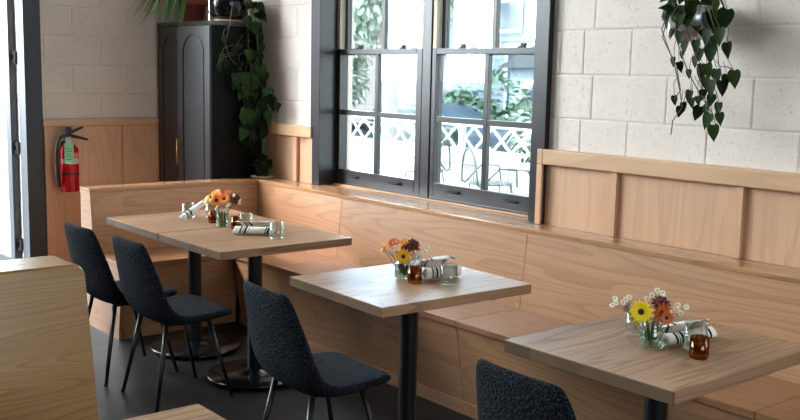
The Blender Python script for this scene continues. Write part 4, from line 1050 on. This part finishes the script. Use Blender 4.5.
# houses
def house(loc, w, d, h, mat, label, wins, rz=0, ridge=2.4):
    t = empty('house', loc, rz, label, 'house')
    MB().box(-w/2, w/2, 0, d, 0, h).build('walls', mat, t)
    sd = MB()
    k = 0.0
    while k < h: sd.prism([(-.004,k),(-.028,k),(-.004,k+.16)], -w/2, w/2, 'x'); k += .17
    sd.build('siding_boards', mat, t)
    MB().prism([(-w/2-.4,h-.05),(w/2+.4,h-.05),(w/2+.4,h+.1),(0,h+ridge),(-w/2-.4,h+.1)], -.4, d+.3, 'y').build('roof', M['roof'], t)
    for (wx, wz, ww, wh) in wins:
        f_ = MB().box(wx-.1, wx+ww+.1, -.06, 0, wz-.1, wz).box(wx-.1, wx+ww+.1, -.06, 0, wz+wh, wz+wh+.1).box(wx-.1, wx, -.06, 0, wz, wz+wh).box(wx+ww, wx+ww+.1, -.06, 0, wz, wz+wh).box(wx, wx+ww, -.05, -.03, wz+wh*.48, wz+wh*.52).build('window_frame', M['ext_white'], t)
        MB().box(wx, wx+ww, -.04, -.032, wz, wz+wh).build('window_glass', M['ext_glass'], f_)
    return t
hs = house((-19.6, 20.5, -.5), 8.6, 7, 6.2, M['siding'], 'pale blue clapboard house across the street, seen through the right window', [(-.3,1.0,.95,1.9),(1.5,.8,1.1,1.8),(-3.2,1.0,1.1,1.8),(-.9,3.4,1.0,1.6),(1.6,3.4,1.0,1.6)], R(2))
MB().box(1.2, 3.4, -1.6, -.05, 0, 2.3).build('porch', M['siding'], hs); MB().prism([(-1.9,2.3),(-.05,2.3),(-.05,3.1)], 1.0, 3.6, 'x').build('porch_roof', M['roof'], hs)
f_ = MB().box(1.6, 2.9, -1.66, -1.6, .9, 2.0).build('window_frame', M['ext_white'], hs); MB().box(1.7, 2.8, -1.68, -1.66, 1.0, 1.9).build('window_glass', M['ext_glass'], f_)
house((-32.0, 24.0, -.5), 9.5, 7, 5.0, M['siding_pink'], 'pale stone-coloured house far down the street, behind the left window', [(-3,1.0,1.1,1.7),(-.5,1.0,1.1,1.7),(2.2,1.0,1.1,1.7),(-2,3.2,1,1.3),(1.5,3.2,1,1.3)], R(8))
bf = empty('light_stop_fence', (-12.5, -2.0, -.02), 0, 'plain white board fence added to hold back low light outside the open door', 'fence')  # made-up fence, added to dim low light coming through the doorway
mb = MB()
for k in range(70): mb.box(-.012, .012, -7.0+.2*k, -6.81+.2*k, 0, 1.5)
mb.build('boards', M['ext_white'], bf); MB().box(.012, .05, -7, 7, .3, .38).box(.012, .05, -7, 7, 1.2, 1.28).build('rails', M['ext_white'], bf)
# trees and shrubs
def tree(name, loc, trunk_h, trunk_r, blobs, mat, label, cat, n=1500, size=.2, seed=0):
    rd = random.Random(seed); t = empty(name, loc, 0, label, cat, 'trees and shrubs outside')
    if trunk_h:
        tk = MB().tube([(0,0,0),(trunk_r*.4,0,trunk_h*.5),(0,0,trunk_h),(trunk_r,0,trunk_h*1.5)], [trunk_r*1.2,trunk_r,trunk_r*.85,trunk_r*.4], 12)
        for k in range(3):
            a = 2.1*k+seed; tk.tube([(0,0,trunk_h*.9),(math.cos(a)*.5,math.sin(a)*.5,trunk_h*1.2),(math.cos(a)*1.1,math.sin(a)*1.0,trunk_h*1.5)], [trunk_r*.5,trunk_r*.35,trunk_r*.15], 8)
        tk.build('trunk', M['bark'], t, smooth=True)
    lf = MB()
    for cx, cy, cz, rx, rz_ in blobs:
        for k in range(n//len(blobs)):
            v = Vector((rd.gauss(0,1), rd.gauss(0,1), rd.gauss(0,1))).normalized()*rd.uniform(.55,1)**.5
            p = Vector((cx+v.x*rx, cy+v.y*rx, max(.05, cz+v.z*rz_)))
            lf.leaf(p, (v.x+rd.uniform(-.6,.6), v.y+rd.uniform(-.6,.6), v.z-.3), (v.x, v.y, v.z+.4), size*rd.uniform(.7,1.2), size*.7, .1, .2, heart=False)
    lf.build('crown', mat, t)
    return t
tree('street_tree', (-17.2, 13.9, -.5), 2.6, .17, [(0,0,4.3,1.4,1.2),(-.8,.3,3.6,.9,.7),(.7,.2,3.7,.8,.7)], M['crown_pale'], 'pale street tree with a whitish trunk outside the left window', 'tree', 1800, .2, 1)
tree('garden_tree', (-24.0, 17.0, -.5), 1.8, .2, [(0,0,3.2,1.5,1.6),(.4,-.3,1.9,1.2,1.0)], M['crown_pale'], 'leafy pale green tree at the left of the left window outside', 'tree', 2000, .22, 2)
tree('garden_shrub', (-17.6, 17.4, -.5), 0, 0, [(0,0,1.1,1.15,1.1),(.9,.2,.7,.8,.7),(-.8,.1,.8,.8,.8)], M['crown'], 'big round green shrub in front of the pale blue house', 'shrub', 1700, .2, 3)
tree('garden_shrub', (-14.2, 16.0, -.5), 0, 0, [(0,0,.8,.9,.8),(.8,0,.6,.6,.6)], M['crown_pale'], 'low pale shrub right of the round green shrub outside', 'shrub', 900, .18, 4)
tree('street_tree', (-15.7, 18.2, -.5), 4.4, .12, [(-.6,0,5.0,1.5,.8)], M['crown_pale'], 'tall tree whose leaves hang at the top of the right window', 'tree', 1400, .22, 5)
# patio furniture
def patio_chair(loc, rz, label):
    t = empty('patio_chair', loc, rz, label, 'chair', 'metal patio chairs')
    arch = [(-.27,.2,.42)] + [(-.27*math.cos(math.pi*k/14), .24+.02*math.sin(math.pi*k/14), .44+.38*math.sin(math.pi*k/14)) for k in range(15)] + [(.27,.2,.42)]
    MB().tube(arch, .012, 8).build('back_hoop', M['wire'], t, smooth=True)
    sl = MB()
    for k in range(7): sl.tube([(-.18+.06*k,.21,.44),(-.18+.06*k,.25,.44+.37*math.sqrt(max(0,1-((-.18+.06*k)/.27)**2)))], .004, 6)
    sl.build('back_slats', M['wire'], t)
    MB().lathe([(0,.43),(.24,.43),(.25,.438),(.24,.446),(0,.446)], 28).build('seat', M['wire'], t, smooth=True)
    for sx in (-1,1):
        MB().tube([(sx*.27,.2,.42),(sx*.29,.0,.62),(sx*.27,-.2,.60),(sx*.25,-.22,.42)], .010, 8).build('armrest', M['wire'], t, smooth=True)
        for sy in (-1,1): MB().tube([(sx*.18,sy*.17,.435),(sx*.24,sy*.23,0)], .010, 8).build('leg', M['wire'], t, smooth=True)
    return t
patio_chair((-7.62, 7.62, -.02), R(155), 'metal hoop-backed patio chair outside the right window, left of the round table')
patio_chair((-9.05, 7.9, -.02), R(-60), 'metal hoop-backed patio chair outside the left window')
pt_ = empty('patio_table', (-6.95, 7.75, -.02), 0, 'round metal patio table outside the right window', 'table')
MB().lathe([(0,.64),(.36,.64),(.37,.65),(.36,.66),(0,.66)], 36).build('tabletop', M['wire'], pt_, smooth=True)
for k in range(3):
    a = R(30+120*k); MB().tube([(.25*math.cos(a),.25*math.sin(a),.64),(.06*math.cos(a),.06*math.sin(a),.3),(.28*math.cos(a),.28*math.sin(a),0)], .012, 8).build('leg', M['wire'], pt_, smooth=True)
px_ = empty('planter_box', (-8.6, 9.6, -.02), R(0), 'pale planter box with leafy plants on the patio outside the right window', 'planter')
MB().box(-.5, .5, -.2, .2, 0, .42).build('box', M['planter'], px_, bevel=.01)
lf = MB(); rd = random.Random(44)
for k in range(160):
    lf.leaf((rd.uniform(-.45,.45)+.1, rd.uniform(-.15,.15), rd.uniform(.42,.62)), (rd.uniform(-1,1), rd.uniform(-1,1), rd.uniform(0,1)), (0,0,1), .12, .06, .1, .2, heart=False)
lf.build('foliage', M['crown'], px_)

# ------------------------------------------------------------------ light: sky, soft sun, light portals in the openings
w = bpy.data.worlds.new('sky'); scene.world = w; w.use_nodes = True
nt = w.node_tree; bg = nt.nodes['Background']; bg.inputs[0].default_value = (.87, .95, 1.0, 1)
# hazy sky, brightest around the sun that stands off to the door side
SKY_BASE, SKY_SUN = 8.5, 38.0
tc = nt.nodes.new('ShaderNodeTexCoord'); dt = nt.nodes.new('ShaderNodeVectorMath'); dt.operation = 'DOT_PRODUCT'
dt.inputs[1].default_value = tuple(Vector((-.64, -.74, .30)).normalized()); nt.links.new(tc.outputs['Generated'], dt.inputs[0])
mr = nt.nodes.new('ShaderNodeMapRange'); mr.interpolation_type = 'SMOOTHSTEP'
mr.inputs['From Min'].default_value = .72; mr.inputs['From Max'].default_value = 1.0
mr.inputs['To Min'].default_value = SKY_BASE; mr.inputs['To Max'].default_value = SKY_SUN
nt.links.new(dt.outputs['Value'], mr.inputs['Value']); nt.links.new(mr.outputs[0], bg.inputs[1])
# a brighter bluish break in the haze, low over the street
bg2 = nt.nodes.new('ShaderNodeBackground'); bg2.inputs[0].default_value = (.50, .72, 1.0, 1)
d2 = nt.nodes.new('ShaderNodeVectorMath'); d2.operation = 'DOT_PRODUCT'; nt.links.new(tc.outputs['Generated'], d2.inputs[0])
d2.inputs[1].default_value = tuple(Vector((-.83, .56, .285)).normalized())
m2 = nt.nodes.new('ShaderNodeMapRange'); m2.interpolation_type = 'SMOOTHSTEP'
m2.inputs['From Min'].default_value = .9890; m2.inputs['From Max'].default_value = .9975; m2.inputs['To Min'].default_value = 0; m2.inputs['To Max'].default_value = 130
nt.links.new(d2.outputs['Value'], m2.inputs['Value']); nt.links.new(m2.outputs[0], bg2.inputs[1])
sa = nt.nodes.new('ShaderNodeAddShader'); nt.links.new(bg.outputs[0], sa.inputs[0]); nt.links.new(bg2.outputs[0], sa.inputs[1])
nt.links.new(sa.outputs[0], nt.nodes['World Output'].inputs[0])
sun = bpy.data.lights.new('sun', 'SUN'); so = bpy.data.objects.new('sun', sun); col.objects.link(so)
sun.energy = 3.8; sun.angle = R(3); sun.color = (1.0, .97, .95)
dirv = Vector((.66, .75, -1.02)).normalized(); so.rotation_euler = dirv.to_track_quat('-Z', 'Y').to_euler()
def portal(name, loc, sx, sy, direction):
    l = bpy.data.lights.new(name, 'AREA'); l.shape = 'RECTANGLE'; l.size = sx; l.size_y = sy
    o = bpy.data.objects.new(name, l); col.objects.link(o); o.location = loc
    o.rotation_euler = Vector(direction).to_track_quat('-Z', 'Z').to_euler()
    l.cycles.is_portal = True
    return o
portal('window_daylight', ((WX0+WX1)/2, 4.06, (WZ0+WZ1)/2), WX1-WX0, WZ1-WZ0, (0,-1,0))
portal('side_window_daylight', ((RX0+RX1)/2, 4.0, (RZ0+RZ1)/2), RX1-RX0, RZ1-RZ0, (0,-1,0))
portal('fill_window_daylight', (XF+.25, (FY0+FY1)/2, (FZ0+FZ1)/2), FY1-FY0, FZ1-FZ0, (-1,0,0))
portal('door_daylight', (XB-.25, (DY0+DY1)/2, DZ/2), DY1-DY0, DZ, (1,0,0))
portal('shopfront_daylight', (XB-.25, (SY0+SY1)/2, (SZ0+SZ1)/2), SY1-SY0, SZ1-SZ0, (1,0,0))

# ------------------------------------------------------------------ camera
cam = bpy.data.cameras.new('camera'); co = bpy.data.objects.new('camera', cam); col.objects.link(co)
yaw, pit, rol = 2.44792311, -.138418552, .0215194684
d = Vector((math.cos(pit)*math.cos(yaw), math.cos(pit)*math.sin(yaw), math.sin(pit)))
rt = d.cross(Vector((0,0,1))).normalized(); up = rt.cross(d)
rt2 = rt*math.cos(rol)+up*math.sin(rol); up2 = up*math.cos(rol)-rt*math.sin(rol)
mat = Matrix((rt2, up2, -d)).transposed().to_4x4(); mat.translation = (0, 0, 1.59)
co.matrix_world = mat
cam.sensor_width = 36; cam.lens = 979.3*36/800; cam.clip_start = .05; cam.clip_end = 200
scene.camera = co
scene.view_settings.view_transform = 'Standard'; scene.view_settings.look = 'None'
scene.view_settings.exposure = 0.0; scene.view_settings.gamma = 1.0
scene.view_settings.use_curve_mapping = False
scene.cycles.use_denoising = True
scene.cycles.max_bounces = 10; scene.cycles.diffuse_bounces = 6; scene.cycles.transparent_max_bounces = 24
scene.cycles.caustics_reflective = False; scene.cycles.caustics_refractive = False
scene.cycles.sample_clamp_indirect = 6
